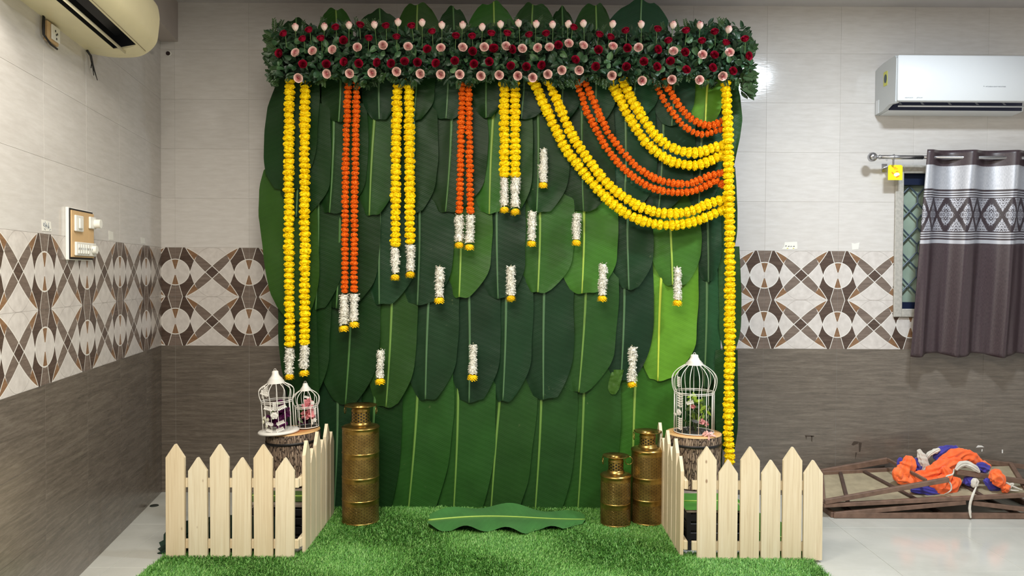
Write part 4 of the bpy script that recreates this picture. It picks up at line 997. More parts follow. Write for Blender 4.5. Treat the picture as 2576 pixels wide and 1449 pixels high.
# --- birdcages
M_WIRE = plain('white_enamel_wire', (236, 232, 224), .35)
M_PUR = plain('purple_glass', (82, 24, 72), .2, var=.2)
M_PNK = petal_mat('pink_silk_petal', (232, 160, 164), (246, 196, 194), (206, 100, 112))
M_LIME = plain('lime_leaf', (138, 166, 50), .45, var=.25, scale=20)
M_GLEAF = plain('olive_leaf', (74, 94, 48), .5, var=.2)
def cage(loc, R, hb, rd, hd, rc, hc, htop, nb, label, tilt=0, base=None):
    """R bar radius, hb ring height, rd widest dome radius, rc cap radius at height hc, top at htop"""
    root = empty('birdcage', loc, label, 'birdcage', 'white wire birdcages'); root.rotation_euler = (0, tilt, 0)
    wr = .0019
    for k in range(nb):
        a = 2 * math.pi * k / nb + .1; c, s_ = math.cos(a), math.sin(a)
        B = MB(); B.tube([(R * c, R * s_, .004), (R * c, R * s_, hb)], wr, 6)
        prof = [(R, hb), (R + (rd - R) * .75, hb + (hd - hb) * .45), (rd, hd), (rd * .95, hd + (hc - hd) * .3), (rd * .80, hd + (hc - hd) * .58), (rd * .60, hd + (hc - hd) * .8), (rc * .98, hc)]
        prof = smoothpath([(p[0], 0, p[1]) for p in prof], 3)
        B.tube([(p.x * c, p.x * s_, p.z) for p in prof], wr, 6)
        B.build('bar', M_WIRE, root, smooth=True)
    B = MB()
    for z_, r_h, t_h in ((.004, R, .0026), (hb, R * 1.01, .0024), (hb - .008, R * 1.01, .0018)):
        B = MB(); B.torus((0, 0, z_), r_h, t_h, 'z', 32, 6); B.build('hoop', M_WIRE, root, smooth=True)
    B = MB(); rt = .016 * htop / .43 + .004; hh = htop - hc
    prof = [(rc * 1.06, hc - .004), (rc * 1.08, hc), (rc * .98, hc + hh * .1), (rc * 1.0, hc + hh * .13), (rc * .8, hc + hh * .28), (rc * .82, hc + hh * .31), (rc * .62, hc + hh * .45), (rt * 1.25, hc + hh * .6), (rt * 1.05, hc + hh * .75), (rt, hc + hh * .93), (rt * .7, htop), (.001, htop)]
    B.lathe(prof, 28); B.build('cap', M_WIRE, root, smooth=True, fix=False)
    B = MB(); B.torus((0, 0, htop + .004), .006, .0012, 'y', 12, 5); B.build('loop', M_WIRE, root, smooth=True)
    B = MB()
    if base: B.lathe([(.001, 0), (base, 0), (base * 1.0, .008), (base * .96, .012), (R * 1.02, .014), (.001, .014)], 36); B.build('base_plate', M_WIRE, root, smooth=True, fix=False)
    else: B.lathe([(.001, .0), (R, .0), (R, .002), (.001, .002)], 32); B.build('base_plate', plain('dark_cage_floor', (70, 66, 60), .6), root, fix=False)
    return root
def ornament(root, R, pieces, z0=0):
    """white metal flowers and sprigs on the outside of the cage; pieces: (angle, height, kind, size)"""
    for an, z, kd, sz in pieces:
        B = MB(); c, s_ = math.cos(an), math.sin(an); nrm = Vector((c, s_, 0)); tx = Vector((-s_, c, 0)); up = Vector((0, 0, 1)); P0 = nrm * (R + .004) + up * z
        if kd == 'f':
            for k in range(6):
                a = k * math.pi / 3; d = tx * math.cos(a) + up * math.sin(a); w = tx * -math.sin(a) + up * math.cos(a)
                B.add([P0, P0 + d * sz * .6 - w * sz * .42 + nrm * .004, P0 + d * sz + nrm * .006, P0 + d * sz * .6 + w * sz * .42 + nrm * .004], [(0, 1, 2, 3)])
            for r_i in (.45, .2):
                B.tube([P0 + nrm * .006 + (tx * math.cos(q * .63) + up * math.sin(q * .63)) * sz * r_i for q in range(11)], sz * .12, 6, cap=False)
            B.build('metal_flower', M_WIRE, root, smooth=False)
        else:
            dr = Vector((0, 0, 1)) if kd == 'v' else (tx * (1 if kd == 'r' else -1) + up * .35).normalized(); sd = nrm.cross(dr)
            B.tube([P0, P0 + dr * sz], .0011, 5)
            for q in range(6):
                b0 = P0 + dr * sz * (q + .6) / 6.4
                for s2 in (-1, 1):
                    d = (dr * .5 + sd * s2).normalized(); w = d.cross(nrm); l = sz * .27
                    B.add([b0, b0 + d * l * .5 + w * l * .3, b0 + d * l + nrm * .003, b0 + d * l * .5 - w * l * .3], [(0, 1, 2, 3)])
            B.build('metal_sprig', M_WIRE, root)
def leafset(parent, name, mat, n, cx, spread, z0, z1, size, seed, kindname=None):
    rg = random.Random(seed); B = MB()
    for k in range(n):
        p = Vector((cx[0] + rg.uniform(-1, 1) * spread, cx[1] + rg.uniform(-1, 1) * spread, rg.uniform(z0, z1)))
        d = Vector((rg.uniform(-1, 1), rg.uniform(-1, 1), rg.uniform(-.9, .6))).normalized(); w = d.orthogonal().normalized(); w = (w + Vector((rg.uniform(-.4, .4),) * 3)).normalized(); s_ = size * rg.uniform(.7, 1.2)
        nn = d.cross(w)
        B.add([p, p + d * s_ * .3 + w * s_ * .2, p + d * s_ * .65 + w * s_ * .17 - nn * s_ * .04, p + d * s_ - nn * s_ * .12, p + d * s_ * .65 - w * s_ * .17 - nn * s_ * .04, p + d * s_ * .3 - w * s_ * .2], [(0, 1, 2, 3, 4, 5)])
    return B.build(name, mat, parent, fix=False)
def bloom(parent, name, mat, c, s_, n=14, seed=0, loc=None):
    rg = random.Random(seed); B = MB()
    for d in fib(n, .3, rg):
        t1 = d.orthogonal().normalized(); t2 = d.cross(t1); a = rg.uniform(0, 6); u = t1 * math.cos(a) + t2 * math.sin(a); w = d.cross(u); vs = []
        for h, ww in ((.1, .15), (.6, .5), (1.0, .45), (1.12, .15)):
            for q in (-1, 0, 1): vs.append(Vector(c) + (d * (h - .06 * abs(q)) + w * q * ww + u * .15 * h * h) * s_)
        B.add(vs, [(i * 3 + q, i * 3 + q + 1, i * 3 + q + 4, i * 3 + q + 3) for i in range(3) for q in (0, 1)])
    return B.build(name, mat, parent, smooth=True, fix=False)
ztop = CT + .006 + .28 + .004
cz = cage((1.013 + .0, -.50, ztop), .107, .222, .121, .29, .046, .372, .425, 15, 'white wire birdcage with lime leaves inside, on the right stump')
ornament(cz, .107, [(-2.55, .12, 'f', .02), (-2.5, .14, 'v', .085), (-2.2, .17, 'r', .045), (-2.75, .10, 'l', .03), (-2.5, .02, 'v', .07), (-2.62, .25, 'v', .06)])
plant = empty('trailing_plant', (1.02, -.51, ztop + .0), 'artificial plant with lime leaves and small pink blooms inside the right birdcage', 'plant')
B = MB(); 
for k in range(5): a = k * 1.3; B.tube([(.0, 0, .004), (.02 * math.cos(a), .02 * math.sin(a), .09), (.045 * math.cos(a), .045 * math.sin(a), .17)], .002, 5)
B.build('stems', M_GLEAF, plant); leafset(plant, 'lime_leaves', M_LIME, 26, (.005, -.02), .05, .07, .2, .05, 3); leafset(plant, 'dark_leaves', M_GLEAF, 24, (0, 0), .055, .03, .16, .05, 4); leafset(plant, 'grey_leaves', plain('grey_leaf', (80, 80, 78), .5), 14, (-.01, 0), .05, .006, .06, .05, 5)
for i, (x, y, z, s_) in enumerate([(.02, -.06, .07, .016), (.045, -.05, .055, .014), (-.03, -.06, .15, .015)]): bloom(plant, 'pink_bloom', M_PNK, (x, y, z), s_, 12, i)
starf = empty('star_flower_spray', (1.075, -.62, ztop + .0), 'small pale pink silk flower spray at the front foot of the right birdcage', 'flower'); 
leafset(starf, 'petals', plain('pale_pink_petal', (226, 176, 168), .6), 16, (-.01, .0), .014, .004, .03, .03, 9)
# left cages follow the tilted stump top
def on_left(x, y): return (-1.168 + (-.05) * .29 + x, y, CT + .008 + .284 + .0026 + x * .05 + .0)
c1 = on_left(-.058, -.565); bigc = cage(c1, .082, .172, .093, .222, .044, .268, .332, 14, 'larger white birdcage on a round plate, left on the left stump', -.06, base=.108)
ornament(bigc, .082, [(-1.45, .105, 'f', .022), (-1.42, .125, 'v', .05), (-1.3, .135, 'r', .05), (-1.5, .135, 'l', .05), (-1.4, .055, 'r', .045), (-1.55, .055, 'l', .04), (-1.45, .02, 'r', .045), (-1.62, .02, 'l', .035), (-1.9, .2, 'v', .06), (-2.2, .19, 'v', .05), (-1.7, .215, 'l', .05)])
c2 = on_left(.068, -.46); smc = cage(c2, .062, .118, .073, .158, .030, .206, .244, 12, 'smaller white birdcage with pink blooms, right rear on the left stump', -.05)
ornament(smc, .062, [(-1.0, .17, 'l', .03), (-.8, .14, 'f', .012), (-.7, .045, 'f', .014), (-.6, .07, 'v', .04), (-.9, .02, 'v', .03)])
pc = empty('purple_flower_bunch', (c1[0], c1[1], c1[2] + .015), 'dark purple silk flowers inside the larger left birdcage', 'flower')
for i, (x, y, z, s_) in enumerate([(-.025, -.01, .055, .04), (.03, 0, .09, .034), (.0, .01, .13, .028), (.02, -.02, .035, .03)]): bloom(pc, 'purple_bloom', M_PUR, (x, y, z), s_, 14, 30 + i)
leafset(pc, 'leaves', M_GLEAF, 10, (0, 0), .04, .03, .14, .04, 7)
pk = empty('pink_flower_bunch', (c2[0], c2[1], c2[2] + .005), 'pink silk flowers inside the smaller left birdcage', 'flower')
for i, (x, y, z, s_) in enumerate([(.0, -.01, .115, .03), (.02, -.02, .07, .032), (-.005, -.02, .065, .026), (.005, 0, .135, .024)]): bloom(pk, 'pink_bloom', M_PNK, (x, y, z), s_, 14, 50 + i)
for i, (x, z) in enumerate([(-.03, .03), (-.01, .028)]): bloom(pk, 'purple_bloom', M_PUR, (x, 0, z), .022, 12, 60 + i)
leafset(pk, 'leaves', M_GLEAF, 8, (-.02, 0), .03, .03, .08, .04, 8)
bd_ = empty('white_bud_sprig', tuple(at(668, 1062, -.60)), 'cream bud sprig poking out left of the larger left birdcage', 'flower')
B = MB()
B.tube([(.03, 0, -.03), (.012, 0, .0), (0, 0, .012)], .0022, 6)
for (x, z, r) in ((-.006, .02, .009), (-.012, .0, .008), (.006, -.022, .008), (.012, .012, .01)): B.lathe([(.001, -r * 1.3), (r * .8, -r * .5), (r, .2 * r), (r * .5, r), (.001, r * 1.3)], 10, 0, (x, 0, z))
B.build('buds', plain('cream_bud', (214, 212, 186), .6), bd_, smooth=True)
# ------------------------------------------------------------------ right air conditioner
M_ACW = plain('white_ac_plastic', (226, 230, 234), .3)
M_ACG = plain('ac_side_plastic', (196, 200, 202), .4)
M_SLOT = plain('ac_slot_dark', (34, 40, 70), .5)
M_TXT = plain('grey_print', (110, 116, 124), .5)
def text(s, size, parent, loc, rot, mat, name='lettering', shear=0):
    cu = bpy.data.curves.new('t', 'FONT'); cu.body = s; cu.size = size; cu.extrude = .0002; cu.shear = shear; cu.resolution_u = 2
    tmp = bpy.data.objects.new('t', cu); COL.objects.link(tmp); bpy.context.view_layer.update()
    me = bpy.data.meshes.new_from_object(tmp); bpy.data.objects.remove(tmp); me.materials.clear(); me.materials.append(mat)
    return link(name, me, parent, loc, rot)
AD = .262
aw = at(2198, 291, 0.0); at_ = at(2200, 150, 0); af = at(2254, 255, -AD); at2 = at(2262, 136, -AD)
X0 = aw[0] - .0; X1 = X0 + .84; Zb = aw[2]; Zt = at2[2] + .0; Zf = af[2]
ac = empty('air_conditioner', (X0, -.002, Zb), 'white split air conditioner on the back wall above the curtain', 'air conditioner', 'wall air conditioners')
h = Zt - Zb; hf = Zf - Zb
prof = [(0, 0), (-.03, .003), (-.10, .008), (-.17, .03), (-.235, hf - .004), (-.245, hf + .004), (-.25, h - .02), (-.235, h - .002), (-.1, h - .008), (-.03, h - .02), (0, h - .03)]
B = MB(); B.prism([(p[0], p[1]) for p in prof], .006, .03, 0, 'x'); B.build('end_cap', M_ACG, ac)
B = MB(); notch = prof[:3] + [(-.105, .010), (-.11, .07), (-.16, .10), (-.215, hf + .012), (-.225, hf + .004)] + prof[5:]
B.prism(notch, .034, X1 - X0, 0, 'x'); o = B.build('body', [M_ACW], ac)
B = MB(); pts_ = [(-.106, .012), (-.113, .072), (-.163, .102), (-.213, hf + .010)]
B.add([(.036, y, z) for y, z in pts_] + [(X1 - X0 - .01, y, z) for y, z in pts_], [(0, 1, 5, 4), (1, 2, 6, 5), (2, 3, 7, 6), (0, 3, 2, 1)]); 
B.v = [(x, y - .001, z - .0015) for x, y, z in B.v]; B.build('air_outlet', M_SLOT, ac, fix=False)
B = MB(); B.box((.012, -.262, hf + .004), (X1 - X0, -.246, h - .004), 0, .006); autosmooth(B.build('front_panel', M_ACW, ac), 50)
B = MB(); B.tube([(.05, -.19, .03 + (hf - .03) * .45 - .012), (X1 - X0 - .01, -.19, .03 + (hf - .03) * .45 - .012)], .005, 8, flat=.6); B.build('louvre', M_ACW, ac, smooth=True)
for x in (.06, .19, .35, .51, .67):
    B = MB(); B.add([(x, -.165, .05), (x + .012, -.165, .05), (x + .014, -.192, .026), (x - .002, -.192, .026), (x, -.135, .06), (x + .012, -.135, .06)], [(0, 1, 2, 3), (4, 5, 1, 0)]); B.build('vane', M_ACW, ac, fix=False)
# printed marks
def acp(u, v): p = at(u, v, -AD - .0025); return (p[0] - X0, -.2625, p[2] - Zb)
l0 = acp(2479.5, 219); text('MITSUBISHI HEAVY INDUSTRIES', .0083, ac, l0, (math.pi / 2, 0, 0), M_TXT)
l1 = acp(2276.5, 247); text('HEAVY-DUTY', .0078, ac, l1, (math.pi / 2, 0, 0), M_TXT); l1 = acp(2306, 247); text('JETFLOW', .0078, ac, l1, (math.pi / 2, 0, 0), M_TXT, shear=.4)
c0 = Vector(acp(2475.2, 217)); B = MB(); s_ = .0044
for an in (90, 210, 330):
    d = Vector((math.cos(math.radians(an)), 0, math.sin(math.radians(an)))); n_ = Vector((-d.z, 0, d.x)); q = c0 + Vector((0, -.0003, 0))
    B.add([q, q + d * s_ * .87 * .58 + n_ * s_ * .29, q + d * s_, q + d * s_ * .87 * .58 - n_ * s_ * .29], [(0, 1, 2, 3)])
B.build('three_diamond_emblem', M_TXT, ac, fix=False)
# energy sticker on the left side
M_STY = plain('yellow_green_sticker', (206, 206, 96), .5); M_STB = plain('slate_sticker_print', (66, 84, 98), .5)
B = MB(); B.box((.0045, -.150, h * .50), (.0058, -.105, h * .78)); B.build('rating_sticker', M_STY, ac)
B = MB(); n = 20; B.add([(.0040, -.128 + .017 * math.cos(6.283 * k / n), h * .64 + .026 * math.sin(6.283 * k / n)) for k in range(n)], [tuple(range(n))]); B.build('sticker_roundel', M_STB, ac, fix=False)
B = MB(); B.box((.0045, -.05, .004), (.0062, -.012, .085), 0, .0005); B.build('pipe_cover', M_ACW, ac)
# ------------------------------------------------------------------ left air conditioner (on the left wall, local x = -s, y = -n)
def wl(name, label, cat, s_, z, group=None):
    o = empty(name, (XC + .17005 * s_, -.98543 * s_, z), label, cat, group, TH); return o
M_CREAM = plain('aged_cream_plastic', (224, 214, 176), .4, var=.04, scale=8)
M_BLKS = plain('black_ac_slot', (20, 22, 26), .4)
al = wl('air_conditioner', 'cream split air conditioner with open louvre, high on the left wall', 'air conditioner', 1.15, 2.352, 'wall air conditioners')
pr_ = [(-.0, 0), (-.1, -.012), (-.2, -.004), (-.25, .022), (-.283, .062), (-.293, .11), (-.297, .2), (-.262, .265), (-.1, .305), (-.0, .305)]
pr_ = [(p.x, p.y) for p in smoothpath([(y, z, 0) for y, z in pr_[:9]], 4)] + [pr_[9]]
kk = next(i for i, p in enumerate(pr_) if p[0] < -.246)
B = MB(); B.prism(pr_, -.14, 0, 0, 'x'); autosmooth(B.build('end_cap', M_CREAM, al), 30)
nt = [(-.0, 0), (-.1, -.012), (-.142, -.009), (-.15, .05), (-.2, .075), (-.236, .014)] + pr_[kk:]
B = MB(); B.prism(nt, -1.0, -.14, 0, 'x'); autosmooth(B.build('body', M_CREAM, al), 30)
B = MB(); q = [(-.1425, -.0075), (-.151, .049), (-.2, .073), (-.2355, .0155)]; dz = -.0012
B.add([(-.141, y, z + dz) for y, z in q] + [(-1.0, y, z + dz) for y, z in q], [(0, 1, 5, 4), (1, 2, 6, 5), (2, 3, 7, 6), (0, 3, 2, 1)]); B.build('air_outlet', M_BLKS, al, fix=False)
B = MB(); B.tube([(-.10, -.178, -.012), (-1.0, -.178, -.012)], .008, 8, flat=.5); B.build('louvre', plain('cream_louvre', (236, 228, 196), .4), al, smooth=True)
B = MB(); B.box((-1.0, -.246, .0155), (-.03, -.2445, .0175)); B.build('panel_seam', plain('seam_brown', (120, 108, 84), .6), al)
B = MB(); B.box((-.055, -.222, .0045), (-.038, -.202, .0075)); B.build('receiver_window', M_BLKS, al)
# small socket box under it with cable
def wl_at(u, v, n=0.0):
    d = ray(u, v); nrm = np.array([.98543, .17005, 0]); o = np.array([XC, 0, 0]) + nrm * n
    t = ((o - CAMP) @ nrm) / (d @ nrm); p = CAMP + d * t
    s_ = -(p[1] - (nrm * n)[1]) / .98543; return s_, p[2]
M_TAN = plain('tan_board', (206, 172, 126), .6, var=.05); M_WSW = plain('white_switch_plastic', (232, 230, 222), .35); M_CAB = plain('dark_cable', (34, 32, 34), .6)
def board(name, label, u0, v0, u1, v1, d=.018):
    s0, z0 = wl_at(u0, v0); s1, z1 = wl_at(u1, v1); r = wl(name, label, 'switchboard', (s0 + s1) / 2, (z0 + z1) / 2); return r, abs(s0 - s1) / 2, abs(z0 - z1) / 2
r, hw, hh = board('socket_box', 'small socket box with dark cable hanging under the left air conditioner', 109, 50, 137, 118)
B = MB(); B.box((-hw, -.016, -hh), (hw, -.0005, hh), 0, .002); B.build('tan_base', M_TAN, r)
B = MB(); B.box((-hw * .55, -.024, -hh * .7), (hw * .9, -.0165, hh * .85), 0, .002); B.build('socket_plate', M_WSW, r)
B = MB()
for (x, z) in ((0, .3), (.15, -.05), (.35, .1), (.2, -.45)): B.box((hw * x - .004, -.0252, hh * z - .004), (hw * x + .004, -.0235, hh * z + .004))
B.build('socket_holes', M_CAB, r)
B = MB(); B.tube([(-hw - .03, -.012, hh * 1.2), (-hw - .035, -.012, 0), (-hw - .03, -.012, -hh * .7), (-hw * .4, -.014, -hh * 1.25), (hw * .8, -.014, -hh * 1.3)], .004, 8)
B.tube([(-hw - .018, -.01, hh * 1.2), (-hw - .02, -.01, -hh * .7), (-hw * .3, -.01, -hh * 1.12)], .004, 8); B.build('cable', M_CAB, r, smooth=True)
# frayed wires
s_, z = wl_at(222, 128); r = wl('loose_wires', 'frayed dark wires dangling below the left air conditioner', 'wire', s_, z); 
def wloc(u, v, n): ss, zz = wl_at(u, v, n); return (-(ss - s_), -n, zz - z)
B = MB(); B.tube([wloc(219, 127, .01), wloc(228, 140, .014), (wloc(232, 160, .018)), wloc(238, 180, .02), wloc(245, 202, .02)], [.006, .006, .005, .003, .0015], 6, jit=.2)
B.tube([wloc(231, 155, .018), wloc(229, 171, .02)], .0022, 5); B.tube([wloc(233, 168, .018), wloc(236, 190, .02)], .002, 5); B.build('wire_bundle', M_CAB, r, smooth=True)
# main switchboard
r, hw, hh = board('switchboard', 'tan switchboard with white switches on the left wall above the patterned border', 163, 520, 224, 656)
B = MB(); B.box((-hw, -.014, -hh), (hw, -.0005, hh), 0, .002); B.build('backing_box', M_WSW, r)
B = MB(); B.box((-hw + .004, -.0175, -hh + .004), (hw - .004, -.0145, hh - .004)); B.build('dark_gap', M_CAB, r)
B = MB(); B.box((-hw + .008, -.024, -hh + .012), (hw - .008, -.018, hh - .012), 0, .001); B.build('tan_panel', M_TAN, r)
def plate(x0, x1, z0, z1, name='switch_plate'):
    B = MB(); B.box((hw * x0, -.034, hh * z0), (hw * x1, -.0245, hh * z1), 0, .003); return B.build(name, M_WSW, r)
p = plate(-.8, -.15, .1, .72); B = MB(); B.box((-hw * .62, -.041, hh * .2), (-hw * .32, -.0345, hh * .62), 0, .004); B.build('rocker', M_WSW, p)
p = plate(.42, .96, .28, .76, 'regulator_plate'); B = MB(); B.v = []; B.tube([(hw * .82, -.0345, hh * .5), (hw * .82, -.06, hh * .5)], .02, 18); autosmooth(B.build('regulator_knob', M_WSW, p))
p = plate(-.78, .94, -.83, -.3)
for k in range(5): B = MB(); x = -.68 + k * .2; B.box((hw * x, -.040, -hh * .76), (hw * (x + .13), -.0345, -hh * .38), 0, .003); B.build('rocker', M_WSW, p)
B = MB(); B.tube([(hw * .62, -.0345, -hh * .56), (hw * .62, -.052, -hh * .56)], .018, 18); autosmooth(B.build('regulator_knob', M_WSW, p))
B = MB()
for k in range(10): B.box((hw * (-.7 + k * .16), -.0412, -hh * .60), (hw * (-.67 + k * .16), -.0402, -hh * .52))
B.build('switch_marks', M_TXT, p)
# paper notes on the left wall
M_PAP = plain('white_paper', (226, 224, 216), .7)
def lnote(u0, v0, u1, v1, label, marks=False):
    s0, z0 = wl_at(u0, v0); s1, z1 = wl_at(u1, v1); r = wl('paper_sticker', label, 'sticker', (s0 + s1) / 2, (z0 + z1) / 2, 'torn white stickers on the tiles'); a_, b_ = abs(s0 - s1) / 2, abs(z0 - z1) / 2
    B = MB(); B.prism([(-a_, b_), (a_ * .85, b_ * .85), (a_, -b_ * .9), (-a_ * .9, -b_)], -.0012, -.0003); B.build('paper', M_PAP, r)
    if marks:
        B = MB(); rg = random.Random(3)
        for k in range(16):
            x, z = rg.uniform(-.7, .7) * a_, rg.uniform(-.8, .2) * b_; an = rg.uniform(0, 3)
            B.tube([(x, -.0016, z), (x + .012 * math.cos(an), -.0016, z + .012 * math.sin(an))], .0012, 4)
        B.build('ink_marks', M_TXT, r)
lnote(104, 552, 129, 584, 'square sticker with ink marks, left of the switchboard', True)
lnote(273, 580, 285, 605, 'narrow blank sticker right of the switchboard'); lnote(354, 597, 365, 614, 'faint sticker nearest the room corner')
# stickers on the back wall
def bnote(poly, label, marks=None):
    c = np.mean([at(u, v, 0) for u, v in poly], axis=0); r = empty('paper_sticker', (c[0], -.0005, c[2]), label, 'sticker', 'torn white stickers on the tiles')
    B = MB(); B.prism([(at(u, v, 0)[0] - c[0], at(u, v, 0)[2] - c[2]) for u, v in poly], -.001, 0); B.build('paper', M_PAP, r)
    for (u, v, m_) in (marks or []):
        p = at(u, v, 0); B = MB(); x, z = p[0] - c[0], p[2] - c[2]; B.tube([(x - .004, -.0014, z - .002), (x, -.0014, z + .002), (x + .004, -.0014, z)], .0018, 5); B.build('printed_mark', m_, r)
M_YLP = plain('yellow_print', (220, 214, 60), .6)
bnote([(1966, 627), (1972, 620), (1974, 609), (2005, 608), (2006, 626), (1990, 628)], 'torn sticker with small printed marks above the border, right of the long garland', [(1977, 619, M_CAB), (1984, 620, M_CAB), (1990, 620, M_TXT), (1997, 620, M_CAB), (1981, 625, M_YLP), (1996, 625, M_YLP)])
bnote([(2142, 611), (2150, 613), (2162, 610), (2159, 627), (2143, 629)], 'small blank torn sticker above the border, left of the window')
wp = at(425, 135, 0); r = empty('wall_plug', (wp[0], -.0005, wp[2]), 'small round wall plug with dark centre high at the left end of the back wall', 'wall plug')
B = MB(); B.tube([(0, 0, 0), (0, -.004, 0)], .016, 20); B.build('white_ring', M_WSW, r); B = MB(); B.tube([(-.003, -.0042, 0), (-.003, -.008, 0)], .0125, 20); B.build('dark_centre', plain('plug_maroon', (40, 22, 24), .5), r)
# ------------------------------------------------------------------ curtain, rod, hanging card
def m_curtain():
    t = NT('brown_silver_curtain'); M = t.m; x, z, _ = t.sep(t.uv())[0:3]      # uv: metres across cloth, metres down
    oz = z
    def band(a, b): return M('MULTIPLY', M('GREATER_THAN', oz, a), M('LESS_THAN', oz, b))
    br = lin((62, 48, 52)); sv = lin((176, 178, 186)); dk = lin((50, 40, 46))
    fine = t.noise(t.map(t.uv(), (400, 60, 1)), 1., 3)
    shot = t.ramp(fine, [(.3, lin((50, 39, 44))), (.7, lin((74, 60, 64)))])
    silver = t.ramp(fine, [(.3, lin((160, 162, 170))), (.7, lin((192, 194, 200)))])
    c = shot
    c = t.mix(band(.092, .232), c, silver)
    st = None
    for a, b in ((.244, .251), (.258, .265), (.272, .279), (.489, .496), (.503, .510), (.517, .524), (.534, .556)):
        q = band(a, b); st = q if st is None else M('MAXIMUM', st, q)
    stripezone = M('MAXIMUM', band(.232, .285), band(.482, .558))
    c = t.mix(stripezone, c, dk); c = t.mix(st, c, sv)
    # damask
    dmz = band(.285, .482)
    px = M('DIVIDE', x, .118); py = M('DIVIDE', M('SUBTRACT', oz, .3835), .198)
    def dist_d(ox, oy):
        fx_ = M('ABSOLUTE', M('SUBTRACT', M('FRACT', M('ADD', px, ox)), .5)); fy = M('ABSOLUTE', M('SUBTRACT', M('FRACT', M('ADD', py, oy)), .5)); return M('ADD', fx_, fy), fx_, fy
    d1, x1, y1 = dist_d(.5, .5); d2, x2, y2 = dist_d(0, 0)
    dmin = M('MINIMUM', d1, d2)
    inside = M('LESS_THAN', dmin, .40)
    rr = M('SINE', M('MULTIPLY', dmin, 62.)); 
    fxs = M('MINIMUM', x1, x2)
    sw1 = M('SINE', M('ADD', M('MULTIPLY', x1, 46.), M('MULTIPLY', M('SINE', M('MULTIPLY', y1, 34.)), 2.6)))
    sw2 = M('SINE', M('ADD', M('MULTIPLY', y1, 40.), M('MULTIPLY', M('SINE', M('MULTIPLY', x1, 42.)), 2.2)))
    orn = M('GREATER_THAN', M('ADD', M('MULTIPLY', sw1, sw2), M('MULTIPLY', rr, .35)), -.08)
    dm = M('MULTIPLY', M('MULTIPLY', inside, orn), dmz)
    c = t.mix(dmz, c, dk); c = t.mix(dm, c, lin((170, 172, 182)))
    met = M('MULTIPLY', M('MAXIMUM', M('MAXIMUM', band(.092, .232), M('MULTIPLY', stripezone, st)), dm), .35)
    return t.fin(c, .38, met, spec=.5)
M_CUR = m_curtain()
YR = -.115
cx0 = at(2322, 400, YR)[0]; cx1 = cx0 + 1.0; ctop = at(2330, 377, YR)[2]; cbot = at(2310, 893, YR)[2]
cu = empty('window_curtain', ((cx0 + cx1) / 2, YR, ctop), 'dark brown eyelet curtain with silver damask band over the window', 'curtain')
B = MB(); B.uv = []; NU_, NV_ = 180, 60; per = .128
for i in range(NV_ + 1):
    t = i / NV_; z = (cbot - ctop) * t
    for k in range(NU_ + 1):
        s_ = k / NU_; x = cx0 + (cx1 - cx0) * s_ - .05 * t * (1 - s_) - .02 * t
        ph = 2 * math.pi * (x - cx0 + .05 * t) / (2 * per) * (1 + 0 * t) + .9
        am = .042 * (1 - .3 * t); 
        y = -am * math.sin(ph) - .010 * t * math.sin(ph * 2.7 + 1.3 + t) - .006 * t * noise.noise(Vector((s_ * 30, t * 2, 0)))
        x += .012 * math.cos(ph) * (1 - .3 * t)
        zz = z - .004 * math.sin(ph) * (1 if i in (0, NV_) else 0) - .008 * t * math.sin(ph + .5)
        B.v.append((x - (cx0 + cx1) / 2, y, zz)); B.uv.append((s_ * (cx1 - cx0) * 1.35, -z))
n = NU_ + 1
B.f = [(i * n + k, i * n + k + 1, (i + 1) * n + k + 1, (i + 1) * n + k) for i in range(NV_) for k in range(NU_)]; B.m = [0] * len(B.f)
co = B.build('curtain_cloth', M_CUR, cu, smooth=True, fix=False)
md = co.modifiers.new('thick', 'SOLIDIFY'); md.thickness = .002
M_ROD = plain('brushed_steel_rod', (180, 180, 184), .25, metal=.95)
ra = at(2216, 395, YR); rb = at(2576, 399, YR)
rod = empty('curtain_rod', tuple(ra), 'steel curtain rod with a ball finial above the window', 'curtain rod')
B = MB(); B.tube([(0, 0, 0), (.25, 0, 0)], .0125, 16); B.tube([(.24, 0, 0), (cx1 + .25 - ra[0], 0, 0)], .0105, 16); B.build('rod_tube', M_ROD, rod, smooth=True)
B = MB(); B.tube([(-.002, 0, 0), (-.01, 0, 0), (-.012, 0, 0), (-.022, 0, 0), (-.026, 0, 0)], [.0125, .014, .009, .009, .014], 16)
pf = [(-.024, .007), (-.029, .018), (-.040, .026), (-.053, .0285), (-.066, .025), (-.075, .014), (-.079, .001)]
B.tube([(x, 0, 0) for x, _ in pf], [r_i for _, r_i in pf], 20); B.build('finial', M_ROD, rod, smooth=True)
B = MB(); B.tube([(.075, 0, -.012), (.075, 0, -.045), (.075, .03, -.05), (.075, .112, -.05)], .006, 10); B.box((.06, .105, -.075), (.09, .1145, -.025)); B.tube([(.035, 0, -.010), (.035, 0, -.022)], .004, 8); B.build('bracket', M_ROD, rod, smooth=False)
B = MB(); B.torus((.075, 0, 0), .0145, .004, 'x', 16, 6); B.build('bracket_ring', M_ROD, rod, smooth=True)
for k in range(6):   # eyelets
    x = None
hc_ = at(2252, 434, -.10); cd_ = empty('hanging_card', tuple(hc_), 'small yellow card with orange and white print hanging on the window frame corner', 'card')
M_YC = plain('yellow_card', (250, 226, 20), .5); hw, hh = .043, .045
B = MB(); B.prism([(-hw + .008, hh), (hw - .008, hh), (hw, hh - .008), (hw, -hh), (-hw, -hh), (-hw, hh - .008)], -.0015, .0015); B.build('card', M_YC, cd_)
